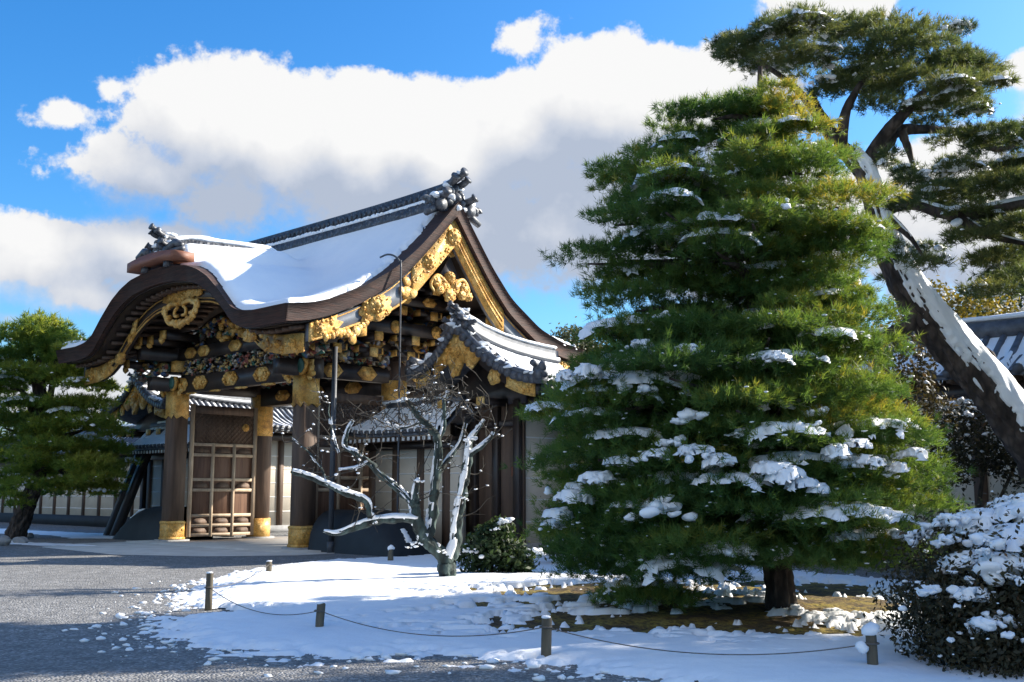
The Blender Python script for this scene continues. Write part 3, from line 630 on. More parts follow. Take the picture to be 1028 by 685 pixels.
# ---- columns
def column(x, y, front):
    root = MB(); root.post(x, y, .10, 4.9, .56, .14); c = root.build('column', 'wood', gate)
    mb = MB(); mb.post(x, y, .10, .68, .62, .14); mb.post(x, y, .10, .17, .66, .14); mb.post(x, y, .60, .66, .65, .14)
    for a in (-.18, .18): mb.lumps([(x + a, y - .31, .4), (x + .31, y + a, .4)], [(.05, .02, .05), (.02, .05, .05)], 1)
    mb.build('gilt_foot', 'gold', c)
    mb = MB(); mb.post(x, y, 4.05, 4.86, .60, .14); mb.prism([(x - .30, 4.05), (x - .18, 3.93), (x, 4.03), (x + .18, 3.93), (x + .30, 4.05)], 'xz', y - .302, y - .295); mb.prism([(y - .30, 4.05), (y - .18, 3.93), (y, 4.03), (y + .18, 3.93), (y + .30, 4.05)], 'yz', x + .295, x + .302)
    mb.build('gilt_cap', 'gold', c)
    mb = MB(); mb.post(x, y, -.05, .10, .86, .10); mb.build('stone_base', 'stone', c)
    if front:
        for s in (-1, 1):                     # petal-like nosings with green inside
            t = np.linspace(0, 6.28, 25)[:-1]
            rot = lambda u, v: (x + s * (.26 + .9 * (u * .62 + v * .35)), 5.05 + .9 * (v * .85 - u * .10))
            mb = MB(); plate(mb, 'xz', y - .25, [rot(.34 * math.cos(q), .30 * math.sin(q)) for q in t], .12); nb = mb.build('gilt_nosing', 'gold', c)
            mb = MB(); mb.lumps([(x + s * .26, y - .39, 5.08)], [(.17, .05, .21)], 2, .05); mb.build('green_petal', 'teal', nb)
            mb = MB(); mb.lumps([(x + s * .52, y - .22, 4.98), (x + s * .62, y - .22, 4.84), (x + s * .5, y - .25, 4.72)], [(.11, .08, .13), (.08, .07, .10), (.08, .06, .08)], 2, .25); mb.build('gilt_curl', 'gold', nb)
            mb = MB(); mb.bx(x + s * .30, x + s * .62, y - .45, y - .05, 5.42, 5.76); mb.lumps([(x + s * .46, y - .46, 5.58)], [(.14, .05, .13)], 1); mb.build('gilt_bracket', 'gold', c)
        mb = MB(); mb.lumps([(x, y - .45, 5.6), (x - .1, y - .52, 5.5), (x + .1, y - .52, 5.5), (x, y - .5, 5.36)], [(.17, .16, .17), (.09, .1, .1), (.09, .1, .1), (.09, .12, .08)], 2, .25); mb.build('bracket_carving', 'carve', c, smooth=True)
        mb = MB(); mb.bx(x - .34, x + .34, y - .36, y + .36, 5.40, 5.78); mb.build('bracket_block', 'lacquer', c)
    return c
for sx in (-1, 1):
    column(sx * 3.53, -3.2, True); column(sx * 3.53, 3.2, False)
    mb = MB(); mb.cyl((sx * 3.53, 0, .1), (sx * 3.53, 0, 6.2), .36, n=20); c = mb.build('main_pillar', 'wood', gate, smooth=False)
    mb = MB(); mb.cyl((sx * 3.53, 0, .1), (sx * 3.53, 0, .72), .40, n=20); mb.build('gilt_foot', 'gold', c)
    mb = MB(); mb.cyl((sx * 3.53, 0, 3.5), (sx * 3.53, 0, 4.9), .385, n=20); mb.build('gilt_cap', 'gold', c)
    mb = MB(); mb.cyl((sx * 3.53, 0, -.05), (sx * 3.53, 0, .1), .55, n=20); mb.build('stone_base', 'stone', c)
beam('door_lintel', -3.6, 3.6, 0, 4.5, 5.1, .5, 'x'); carving('frieze_carving', 'xz', -.2, -3.1, 3.1, 5.15, 5.75, 80, 12, gate)
mb = MB(); mb.bx(-3.3, 3.3, -.1, .1, 5.1, 6.0); mb.build('frieze_board', 'lacquer', gate)
for a in (-1.9, 0, 1.9): mb = MB(); plate(mb, 'xz', -.26, lens_(a, 4.8, .42, .2), .05, 6); mb.build('gilt_fitting', 'gold', gate)
# ---- side frames
for sx in (-1, 1):
    bl = beam('side_beam', -4.2, 4.2, sx * 3.53, 4.82, 5.24, .34, 'y'); bu = beam('side_beam', -4.6, 4.6, sx * 3.53, 5.78, 6.18, .34, 'y')
    for yy in (-1.6, 1.6): carving('frieze_carving', 'yz', sx * (3.53 + .05), yy - 1.25, yy + 1.25, 5.28, 5.76, 170, 34 + int(yy * 10), gate, (.035, .10))
    mb = MB(); mb.bx(sx * 3.53 - .04, sx * 3.53 + .04, -3.1, 3.1, 5.24, 5.78); mb.build('frieze_board', 'lacquer', gate)
    if sx < 0: continue
    for yy, zz in ((-2.45, 5.03), (-1.2, 5.03), (.9, 5.03), (2.2, 5.03)):
        mb = MB(); plate(mb, 'yz', 3.705, [(yy - .36, zz), (yy - .16, zz + .2), (yy + .16, zz + .2), (yy + .36, zz), (yy + .16, zz - .2), (yy - .16, zz - .2)], .05, 5); mb.build('gilt_fitting', 'gold', bl)
    for yy in (-2.3, -.9, .9, 2.3):
        mb = MB(); plate(mb, 'yz', 3.705, lens_(yy, 5.98, .34, .18), .05, 4); mb.build('gilt_fitting', 'gold', bu)
    
    for q in (-4.41, 4.41): mb = MB(); mb.bx(3.33, 3.73, q - .21, q + .21, 5.75, 6.2); mb.build('gilt_beam_end', 'gold', bu)
# penetrating tie beams and brackets reaching out to the gable end, purlins with gold discs
for sx in (-1, 1):
    for yy in (-3.2, -1.7, 0, 1.7, 3.2):
        z = min(float(MAINZ(yy)) - .95, 8.3 if yy else 8.6)
        mb = MB(); mb.bx(sx * 3.3, sx * 5.95, yy - .17, yy + .17, z - .2, z + .2); pu = mb.build('purlin', 'lacquer', gate)
        mb = MB(); rosette(mb, 'yz', sx * 5.955 if sx > 0 else -6.0, yy, z, .24); mb.build('gilt_purlin_end', 'gold', pu)
    mb = MB(); mb.prism([(-3.7, 6.0), (3.6, 6.0)] + [(y, float(MAINZ(y)) - .75) for y in np.linspace(3.6, -3.7, 25)], 'yz', sx * 3.45, sx * 3.55); mb.build('gable_wall', 'lacquer', gate)
    if sx > 0:
        carving('gable_carving', 'yz', 3.62, -3.2, 3.2, 6.25, 8.3, 170, 18, gate, (.09, .24), zmax=lambda a: np.interp(a, _fyy, _fzz) - 1.1)
        bt = beam('tie_beam', -3.9, 3.9, 4.35, 6.2, 6.55, .3, 'y')
        for yy in (-3.3, -2.1, -.8, .8, 2.1, 3.3):
            mb = MB(); rosette(mb, 'yz', 4.505, yy, 6.38, .19); mb.build('gilt_fitting', 'gold', bt)
        bt2 = beam('tie_beam', -2.2, 2.2, 4.35, 7.1, 7.4, .3, 'y')
        for yy in (-1.5, -.5, .5, 1.5):
            mb = MB(); plate(mb, 'yz', 4.505, lens_(yy, 7.25, .28, .15), .05, 4); mb.build('gilt_fitting', 'gold', bt2)
        for k, (yy, zz) in enumerate([(-2.9, 5.55), (-2.9, 6.0), (-1.6, 5.55), (-1.6, 6.0), (-.2, 5.55), (-.2, 6.0), (1.3, 5.55), (1.3, 6.0), (-2.0, 6.85), (-.7, 6.85), (.7, 6.85), (2.0, 6.85), (-.6, 7.6), (.6, 7.6)]):
            mb = MB(); mb.bx(3.55, 4.5 + .2 * (k % 2), yy - .12, yy + .12, zz - .10, zz + .12); mb.bx(4.1, 4.35, yy - .42, yy + .42, zz + .02, zz + .16); br = mb.build('bracket_arm', 'lacquer', gate)
            mb = MB(); mb.bx(4.5 + .2 * (k % 2), 4.54 + .2 * (k % 2), yy - .14, yy + .14, zz - .12, zz + .14); mb.build('gilt_tip', 'gold', br)
            for q in (-.44, .44): mb = MB(); mb.bx(4.08, 4.37, yy + q - .02, yy + q + .02, zz, zz + .18); mb.build('gilt_tip', 'gold', br)
        carving('bracket_carving', 'yz', 4.0, -3.2, 3.2, 5.3, 6.1, 80, 25, gate, (.08, .18))
# front corner brackets between column head and arch (left and right of the opening)
for sx in (-1, 1):
    for k, (a, z) in enumerate([(3.53, 6.35), (3.1, 6.35), (3.95, 6.3), (4.5, 6.02), (2.3, 6.45), (4.9, 5.75)]):
        mb = MB(); mb.bx(sx * a - .14, sx * a + .14, -4.6 + .15 * (k % 3), -3.3, z - .12, z + .1); br = mb.build('bracket_arm', 'lacquer', gate)
        mb = MB(); mb.bx(sx * a - .16, sx * a + .16, -4.66 + .15 * (k % 3), -4.6 + .15 * (k % 3), z - .15, z + .13); mb.lumps([(sx * a, -4.66 + .15 * (k % 3), z - .18)], [(.14, .1, .1)], 1, .3); mb.build('gilt_tip', 'gold', br)
    carving('bracket_carving', 'xz', -3.7, *sorted((sx * 3.9, sx * 5.2)), 5.3, 5.75, 26, 27, gate, (.09, .18))
# ---- gable bargeboards
MZ = lambda y: MAINZ(y) - .46
DD = lambda y: .46 + .34 * sstep(3.9, 1.2, np.abs(np.asarray(y) - YR))          # board depth grows towards the apex
DZ = lambda y: MZ(y) - DD(y)
xb = 6.12
for sx in (-1, 1):
    d = sx * xb if sx > 0 else -xb - .14
    mb = MB(); plate(mb, 'yz', d, along(DZ, -5.12, YR, 0, 0, 40)[:40] + along(MZ, -5.12, YR, -.01, -.01, 40)[:40][::-1], .14); plate(mb, 'yz', d, along(DZ, YR, 4.9, 0, 0, 36)[:36] + along(MZ, YR, 4.9, -.01, -.01, 36)[:36][::-1], .14); gb = mb.build('gable_bargeboard', 'blue', gate)
    if sx < 0: continue
    d = xb + .142
    mb = MB()
    for a0, a1 in ((-5.1, YR), (YR, 4.9)):
        a = np.linspace(a0, a1, 40); mb.tube(np.stack([np.full(40, d), a, DZ(a) + .02], -1), np.full(40, .035), 6); mb.tube(np.stack([np.full(40, d), a, MZ(a) - .06], -1), np.full(40, .02), 6)
    mb.build('gilt_moulding', 'gold', gb)
    mb = MB(); plate(mb, 'yz', d, along(MZ, -5.12, -4.25, -.48, 0, 10)[:10] + [(-4.25, float(MZ(-4.25)) - .38), (-4.05, float(MZ(-4.05)) - .26), (-4.28, float(MZ(-4.28)) - .12)] + along(MZ, -5.12, -4.25, -.48, 0, 10)[10:], .03, 16); rosette(mb, 'yz', d + .03, -4.8, MZ(-4.8) - .23, .17); mb.build('gilt_end_plate', 'gold', gb)
    mb = MB(); plate(mb, 'yz', d, [(y, z + (y + 3) * .30) for y, z in cloud_outline(-3.55, -2.45, float(MZ(-3.0)) - .70, float(MZ(-3.0)) + .02, 7, .10, 2)], .05, 22, (.025, .055)); rosette(mb, 'yz', d + .05, -3.0, MZ(-3.0) - .25, .24, .08); mb.build('gilt_mid_plate', 'gold', gb)
    mb = MB(); plate(mb, 'yz', d, along(DZ, -1.75, YR, -.02, 0, 14)[:14] + along(MZ, -1.75, YR, 0, 0, 14)[:14][::-1], .035, 34, (.025, .06)); rosette(mb, 'yz', d + .035, -1.1, MZ(-1.1) - .36, .22); rosette(mb, 'yz', d + .035, YR - .02, MZ(YR) - .52, .24, .08)
    mb.lumps([(d + .03, -1.9, MZ(-1.9) - .55), (d + .03, -1.7, MZ(-1.7) - .75), (d + .03, -1.95, MZ(-1.95) - .22), (d + .03, -2.1, MZ(-2.1) - .4)], [(.04, .18, .16), (.04, .16, .14), (.04, .15, .13), (.04, .12, .12)], 2, .3); mb.build('gilt_apex_plate', 'gold', gb)
    mb = MB(); plate(mb, 'yz', d, along(DZ, YR, 1.9, -.02, 0, 16)[:16] + along(MZ, YR, 1.9, 0, 0, 16)[:16][::-1], .035); a = np.linspace(YR, 1.85, 20)
    for dz in (-.18, -.36, -.54): mb.tube(np.stack([np.full(20, d + .036), a, MZ(a) + dz], -1), np.full(20, .022), 6)
    mb.build('gilt_apex_plate', 'gold', gb)
    mb = MB(); plate(mb, 'yz', d, along(MZ, 3.4, 4.9, -.48, 0, 12), .035, 14); mb.build('gilt_end_plate', 'gold', gb)
    # corner swag hanging from the lower end of the board
    mb = MB(); C = [(d + .03, a, DZ(a) - .03 - .18 * math.exp(-((a + 3.75) / .25) ** 2)) for a in np.linspace(-4.6, -3.3, 13)]; mb.lumps(C, rng.uniform(.07, .12, (13, 3)) * [.4, 1, 1], 2, .3)
    mb.lumps([(d + .03, -3.75, MZ(-3.75) - .78), (d + .03, -3.62, MZ(-3.7) - .6), (d + .03, -3.9, MZ(-3.9) - .6)], [(.06, .14, .16), (.06, .13, .14), (.06, .13, .14)], 2, .2); mb.build('gilt_swag', 'gold', gb)
    # pendant: trefoil below the apex
    zc = 7.35; Y0_ = YR - .15; f_ = .66
    mb = MB()
    for k, (a, z, r) in enumerate(((0, .50, .25), (-.36, .10, .33), (.36, .10, .33), (0, -.30, .30), (-.78, .22, .22), (.80, .12, .22), (1.08, -.22, .20), (-.62, -.14, .18), (.66, -.22, .20))):
        t = np.linspace(0, 6.28, 41)[:-1]; a *= f_; z *= f_; r *= f_; plate(mb, 'yz', d - .06 + .008 * k, [(Y0_ + a + r * (1 + .09 * math.cos(q * 7 + k)) * math.cos(q), zc + z + r * (1 + .09 * math.cos(q * 7 + k)) * math.sin(q)) for q in t], .10, 8, (.025, .05), k)
        mb.lumps([(d + .045 + .008 * k, Y0_ + a, zc + z)], [(.035, r * .42, r * .42)], 2, .15)
    rosette(mb, 'yz', d + .05, Y0_, zc + .33, .15)
    for sd_ in (-1, 1):
        q = crom([(d + .02, Y0_ + sd_ * .15, zc + .15), (d + .03, Y0_ + sd_ * .5, zc + .32), (d + .03, Y0_ + sd_ * .74, zc + .05), (d + .03, Y0_ + sd_ * .6, zc - .16)], 6); mb.tube(q, np.linspace(.07, .03, len(q)), 6)
    mb.build('gable_pendant', 'gold', gate)
    mb = MB(); plate(mb, 'yz', d - .2, [(YR - .5, zc + .2), (YR, zc + 1.0), (YR + .5, zc + .2)], .05); mb.build('pendant_backing', 'lacquer', gate)
# ---- doors
def door(x, face, name='door'):
    y0, y1, z0, z1 = -2.82, -.30, .16, 4.45
    mb = MB(); mb.bx(x - .03, x + .03, y0 + .05, y1 - .05, z0 + .05, 4.40); d = mb.build(name, 'plank', gate)
    mb = MB(); xf = x + face * .03
    ys = np.linspace(y0 + .07, y1 - .07, 4)
    for y in ys: w = .14 if y in (ys[0], ys[-1]) else .10; mb.bx(xf, xf + face * .07, y - w / 2, y + w / 2, z0, 3.2 if w < .13 else z1)
    for z in (.22, .52, .84, 1.66, 2.0, 2.80, 3.14): mb.bx(xf, xf + face * .062, y0, y1, z - .05, z + .05)
    mb.build('door_frame', 'rail', d)
    mb = MB(); mb.bx(xf, xf + face * .05, y0 + .1, y1 - .1, 4.15, 4.42); mb.bx(xf, xf + face * .02, y0 + .1, y1 - .1, 3.2, 4.2)
    for k in np.arange(-1.2, 2.6, .17):
        for s in (-1, 1):
            a0 = max(y0 + .14, y0 + k); a1 = min(y1 - .14, y0 + k + 1.0)
            if a1 <= a0: continue
            u0 = (a0 - y0 - k); u1 = (a1 - y0 - k); zz = (3.2 + u0, 3.2 + u1) if s > 0 else (4.2 - u0, 4.2 - u1)
            mb.tube([(xf + face * .035, a0, zz[0]), (xf + face * .035, a1, zz[1])], [.016, .016], 4)
    mb.build('lattice_panel', 'wood', d)
    for i in range(3):
        yc = (ys[i] + ys[i + 1]) / 2
        for z in (.38, .68, 1.83, 2.97):
            mb = MB(); mb.prism([(yc - .32, z - .1), (yc - .2, z + .04), (yc, z + .1), (yc + .2, z + .04), (yc + .32, z - .1)], 'yz', xf, xf + face * .03); mb.build('transom_carving', 'wood', d)
    mb = MB(); rosette(mb, 'yz', xf + face * .02, y1 - .45, 3.75, .13); mb.build('gilt_fitting', 'gold', d)
door(-3.40, 1); door(3.40, 1)
#@@WALLS
# ------------------------------------------------------------------ tile roofs and walls
def tile_slope(pos, s0, s1, parent, drop_step=.27, snow_fn=None, rib=.075, nd=14, disc=True, snow_name='roof_snow', seed=1, eave_d=1.0):
    """pos(s, d) -> (...,3): s along the ridge, d 0 at the ridge .. 1 at the eave"""
    n = max(2, int(abs(s1 - s0) / .4)); ss = np.linspace(s0, s1, n + 1); dd = np.linspace(0, 1, nd + 1)
    Sg, Dg = np.meshgrid(ss, dd, indexing='ij'); Vt = pos(Sg, Dg)
    mb = MB(); mb.slab(Vt, Vt - [0, 0, .10]); rf = mb.build('tile_roof', 'tile', parent)
    mb = MB(); dm = MB()
    for s in np.arange(min(s0, s1) + .08, max(s0, s1), drop_step):
        p = pos(np.full(nd + 1, s), dd) + [0, 0, .03]; mb.tube(p, np.full(nd + 1, rib), 7)
        e = p[-1] - p[-2]; e /= np.linalg.norm(e); dm.cyl(p[-1], p[-1] + e * .05, rib * 1.25, n=10)
    mb.build('tile_row', 'tile', rf); 
    if disc: dm.build('eave_disc', 'tile2', rf)
    if snow_fn is not None:
        ss = np.linspace(s0, s1, max(8, int(abs(s1 - s0) / .05))); dd = np.linspace(0, .99, 46); Sg, Dg = np.meshgrid(ss, dd, indexing='ij'); V0 = pos(Sg, Dg)
        h = snow_fn(Sg, Dg); mb = MB(); V = V0 + np.stack([np.zeros_like(h), np.zeros_like(h), h], -1)
        hm = np.maximum.reduce([h[:-1, :-1], h[1:, :-1], h[:-1, 1:], h[1:, 1:]]); mb.grid(V, hm > -.03); mb.build(snow_name, 'snow', rf, smooth=True)
    return rf
def full_snow(amt, seed, dens=1.0, stripe=0., sp=.27, off=.08):
    def fn(s, d):
        n = fbm(s * 1.2, d * 3, seed); nf = fbm(s * 5, d * 9, seed + 3)
        ph = np.cos(2 * np.pi * (s - off) / sp)        # 1 on the rib
        h = amt + .05 * n - stripe * (-ph) * sstep(.25, .8, d) * .09 + .05 * nf - .12 * sstep(.96, 1.0, d) - .15 * (1 - dens) * (nf + .5) * 2
        return h
    return fn
def plaster_wall(parent, x0, x1, y0, y1, z0, z1, lines, posts=(), face='x', name='plaster_wall'):
    """wall block; face 'x' -> visible faces +-x, lines and posts along y; face 'y' -> along x"""
    mb = MB(); mb.bx(x0, x1, y0, y1, z0, z1); w = mb.build(name, 'plaster', parent)
    mb = MB()
    for z in lines:
        if face == 'x': mb.bx(x0 - .008, x1 + .008, y0 + .01, y1 - .01, z - .018, z + .018)
        else: mb.bx(x0 + .01, x1 - .01, y0 - .008, y1 + .008, z - .018, z + .018)
    mb.build('white_line', 'line', w)
    for p in posts:
        mb = MB()
        if face == 'x': mb.bx(x0 - .05, x1 + .05, p - .13, p + .13, z0, z1 + .02)
        else: mb.bx(p - .13, p + .13, y0 - .05, y1 + .05, z0, z1 + .02)
        mb.build('wall_post', 'wood', w)
    return w
LINES = [.83, 1.40, 1.96, 2.52, 3.03]
def wing(xc, length, dz, label, snow_amt, stripe, seed, hw=3.05, zeave=3.66, hwl=None, zel=None):
    t = thing('wall_gatehouse', W(xc, 0), label, 'roofed wall', rz=RZ)
    Y0 = -1.5
    rz_ = lambda y: 5.25 + dz + .58 * np.exp(-(np.asarray(y) + 1.1) / 1.5) * (np.asarray(y) > -9)
    prof = lambda d: 1 - (1 - np.abs(d)) ** 1.8
    HW = {1: hw, -1: hwl or hw}; ZE = {1: zeave, -1: zel or zeave}
    def pos(side):
        hw, zeave = HW[side], ZE[side]
        def f(s, d):
            ze = zeave + dz * .9 + .5 * np.exp(-(s + 1.1) / 1.5)
            z = rz_(s) + (ze - rz_(s)) * prof(d) * .96
            return np.stack([side * hw * d + 0 * s, s + 0 * d, z], -1)
        return f
    for side in (1, -1): tile_slope(pos(side), Y0, length, t, snow_fn=full_snow(snow_amt, seed + side, 1, stripe))
    # ridge
    yy = np.linspace(Y0 + .1, length, 26); rp = np.stack([0 * yy, yy, rz_(yy)], -1)
    mb = MB(); ridge_strip(mb, rp, .34, -.08, .34); mb.tube(rp + [0, 0, .40], np.full(26, .085), 8); mb.tube(rp + [.2, 0, .04], np.full(26, .06), 6); mb.tube(rp + [-.2, 0, .04], np.full(26, .06), 6); rd = mb.build('ridge', 'tile', t)
    mb = MB(); mb.tube(rp + [0, 0, .45], np.full(26, .12), 8, .08, flat=.5); mb.tube(rp + [.2, 0, .10], np.full(26, .05), 6, .1); mb.build('ridge_snow', 'snow', rd, smooth=True)
    onigawara('ridge_ornament', (0, Y0 + .05, float(rz_(Y0)) - .12), (1, 0, 0), (0, -1, 0), .55, t, sn)
    # verge tiles
    mb = MB(); sm = MB()
    for side in (1, -1):
        dd = np.linspace(.04, 1, 40); p = pos(side)(np.full(40, Y0 - .02), dd); mb.tube(p + [0, 0, .06], np.full(40, .085), 8); mb.tube(p + [0, .32, .05], np.full(40, .075), 8)
        for k in np.linspace(.05, .99, 15):
            q = pos(side)(np.array([Y0]), np.array([k]))[0]; mb.cyl(q + [0, -.16, -.06], q + [0, .1, -.05], .105, n=12)
            if rng.random() < .9: sm.lumps([q + [0, rng.uniform(-.1, .25), .10]], [(.13, .17, .06)], 2, .3)
        e = pos(side)(np.array([Y0]), np.array([1.0]))[0]
        mb.lumps([e + [side * .02, -.02, .10], e + [side * .08, -.06, .26], e + [side * -.1, -.02, .2]], [(.17, .13, .15), (.11, .1, .12), (.12, .1, .12)], 2, .3); mb.cyl(e + [0, -.2, .05], e + [0, 0, .05], .13, n=12); mb.cyl(e + [side * -.12, -.22, .36], e + [side * -.2, .1, .28], .08, n=10)
    vt = mb.build('verge_tile', 'tile2', t); sm.build('verge_snow', 'snow', vt, smooth=True)
    # bargeboards with gold plates, gable infill
    zb = lambda x: float(pos(1 if x >= 0 else -1)(np.array([Y0]), np.array([min(1, abs(x) / HW[1 if x >= 0 else -1])]))[0][2])
    for side in (1, -1):
        mb = MB(); hw = HW[side]; a = np.linspace(0, side * (hw - .15), 20); plate(mb, 'xz', Y0 + .14, [(x, zb(x) - .42) for x in a] + [(x, zb(x) - .11) for x in a[::-1]], .10); bg_ = mb.build('bargeboard', 'lacquer', t)
        mb = MB(); a = np.linspace(side * hw * .6, side * hw * .92, 8); plate(mb, 'xz', Y0 + .038, [(x, zb(x) - .48) for x in a] + [(x, zb(x) - .14) for x in a[::-1]], .03, 10); mb.build('gilt_end_plate', 'gold', bg_)
        mb = MB(); plate(mb, 'xz', Y0 + .038, cloud_outline(*sorted((side * .38 * hw, side * .53 * hw)), zb(side * .46 * hw) - .62, zb(side * .46 * hw) - .20, 5, .12, 4), .03, 6); mb.build('gilt_end_plate', 'gold', bg_)
    hw = min(HW.values()); mb = MB(); zt = zb(0); plate(mb, 'xz', Y0 + .02, [(0, zt - .12), (.34, zt - .48), (.95, zt - .95), (.62, zt - 1.22), (.30, zt - 1.02), (.10, zt - 1.38), (-.10, zt - 1.38), (-.30, zt - 1.02), (-.62, zt - 1.22), (-.95, zt - .95), (-.34, zt - .48)], .06, 30, (.05, .12))
    rosette(mb, 'xz', Y0 - .05, 0, zt - .72, .2); mb.build('gable_pendant', 'gold', t)
    mb = MB(); mb.prism([(-hw * .85, 3.9 + dz), (hw * .85, 3.9 + dz)] + [(x, max(zb(x) - .45, 3.95 + dz)) for x in np.linspace(hw * .85, -hw * .85, 15)], 'xz', -.42, -.30); gw = mb.build('gable_board', 'lacquer', t)
    for x in [q for q in (-2.3, -1.5, -.75, .75, 1.5, 2.3) if abs(q) < hw - .4]:
        mb = MB(); mb.bx(x - .12, x + .12, -1.32, -.45, 3.85 + dz, 4.03 + dz); br = mb.build('bracket_arm', 'lacquer', t)
        mb = MB(); mb.bx(x - .14, x + .14, -1.36, -1.32, 3.83 + dz, 4.05 + dz); mb.build('gilt_tip', 'gold', br)
    # body
    zt = 3.95 + dz
    plaster_wall(t, -1.28, 1.28, -.24, length - .3, .28, zt, LINES, (1.53,) if length < 3 else (1.6, 3.2, 4.15, 5.3, 6.6), 'x')
    mb = MB(); mb.bx(-1.26, 1.26, -.26, length - .3, zt + .012, zt + .24); mb.build('wall_head', 'lacquer', t)
    mb = MB(); mb.bx(-1.34, 1.34, -.34, length - .2, -.02, .28); mb.build('stone_footing', 'stone', t)
    mb = MB(); mb.bx(-1.33, 1.33, -.34, -.245, .28, zt + .1); en = mb.build('end_boarding', 'wood', t)
    for x in (-1.2, -.42, .42, 1.2): mb = MB(); mb.post(x, -.38, .28, zt + .05, .22, .05); mb.build('end_post', 'lacquer', en)
    for z in (.45, 3.4): mb = MB(); mb.bx(-1.2, 1.2, -.43, -.36, z - .08, z + .08); mb.build('end_rail', 'lacquer', en)
    mb = MB(); mb.bx(1.02, 1.2, -.47, -.43, 2.0, 2.25); mb.build('copper_fitting', 'redwood', en)
    for side in (1, -1):
        mb = MB(); mb.bx(side * 1.3, side * 1.75, -.3, length, zt - .15, zt + .1); mb.build('eave_beam', 'lacquer', t)
        mb = MB(); mb.bx(side * HW[side] * .82, side * HW[side] * .88, -1.2, length, ZE[side] - .08 + dz, ZE[side] + .06 + dz); mb.build('eave_purlin', 'lacquer', t)
    return t
wing(7.85, 2.4, 0, 'roofed wall end right of the gate with gold gable plates and snowy tile slope', .13, .0, 51, 3.05, 3.66, 1.75, 4.15)
wing(-9.7, 8.0, -.15, 'roofed wall end left of the gate seen between the left pine and front column', .03, 1.0, 61, 2.35, 4.15)
def sleeve(x0, x1, label, sgn):
    t = thing('side_wall', W((x0 + x1) / 2, -.9), label, 'side wall', rz=RZ); hl = (x1 - x0) / 2
    zr, ze, hw = 4.0, 3.2, .95
    inner = -1 if sgn > 0 else 1
    def pos(side):
        def f(s, d):
            hip = np.clip((hl - inner * s) , 0, .9) / .9 if False else 1
            s2 = np.where(inner * s > hl - .8, inner * (hl - .8 + (inner * s - hl + .8) * d), s)   # hipped at the gate end
            z = zr + (ze - zr) * (1 - (1 - d) ** 1.3) + .12 * np.exp(-(hl - inner * s) / .4) * d
            return np.stack([s2, side * hw * d + 0 * s, z], -1)
        return f
    for side in (-1, 1): tile_slope(pos(side), -hl, hl, t, snow_fn=full_snow(.11, 71 + side, 1, .15), nd=8, rib=.06)
    mb = MB(); mb.tube([(-hl, 0, zr + .05), (hl - .7 if inner > 0 else hl, 0, zr + .05)] if inner > 0 else [(-hl + .7, 0, zr + .05), (hl, 0, zr + .05)], [.14, .14], 8); rd = mb.build('ridge', 'tile', t)
    mb = MB(); n = 14; mb.tube(np.stack([np.linspace(-hl + .5, hl - .5, n), np.zeros(n), np.full(n, zr + .15)], -1), np.full(n, .13), 8, .1, flat=.6); mb.build('ridge_snow', 'snow', rd, smooth=True)
    mb = MB(); wm = MB()
    for x in np.arange(-hl + .1, hl, .21): mb.bx(x - .045, x + .045, -hw + .04, .0, ze - .22, ze - .13); wm.bx(x - .05, x + .05, -hw + .02, -hw + .038, ze - .228, ze - .122)
    rf = mb.build('rafters', 'wood', t); wm.build('rafter_end', 'white', rf)
    mb = MB(); mb.bx(-hl, hl, -.3, -.1, ze - .42, ze - .23); mb.build('eave_beam', 'lacquer', t)
    w = plaster_wall(t, -hl, hl, -.12, .12, .1, ze - .3, [1.1, 1.6, 2.1, 2.55], list(np.arange(-hl + .15, hl, 1.05)), 'y')
    return t
sleeve(3.7, 7.5, 'short plaster wall with snowy tiled roof right of the gate, behind the bare tree', 1)
sleeve(-9.4, -3.9, 'short plaster wall with tiled roof just left of the front left column', -1)
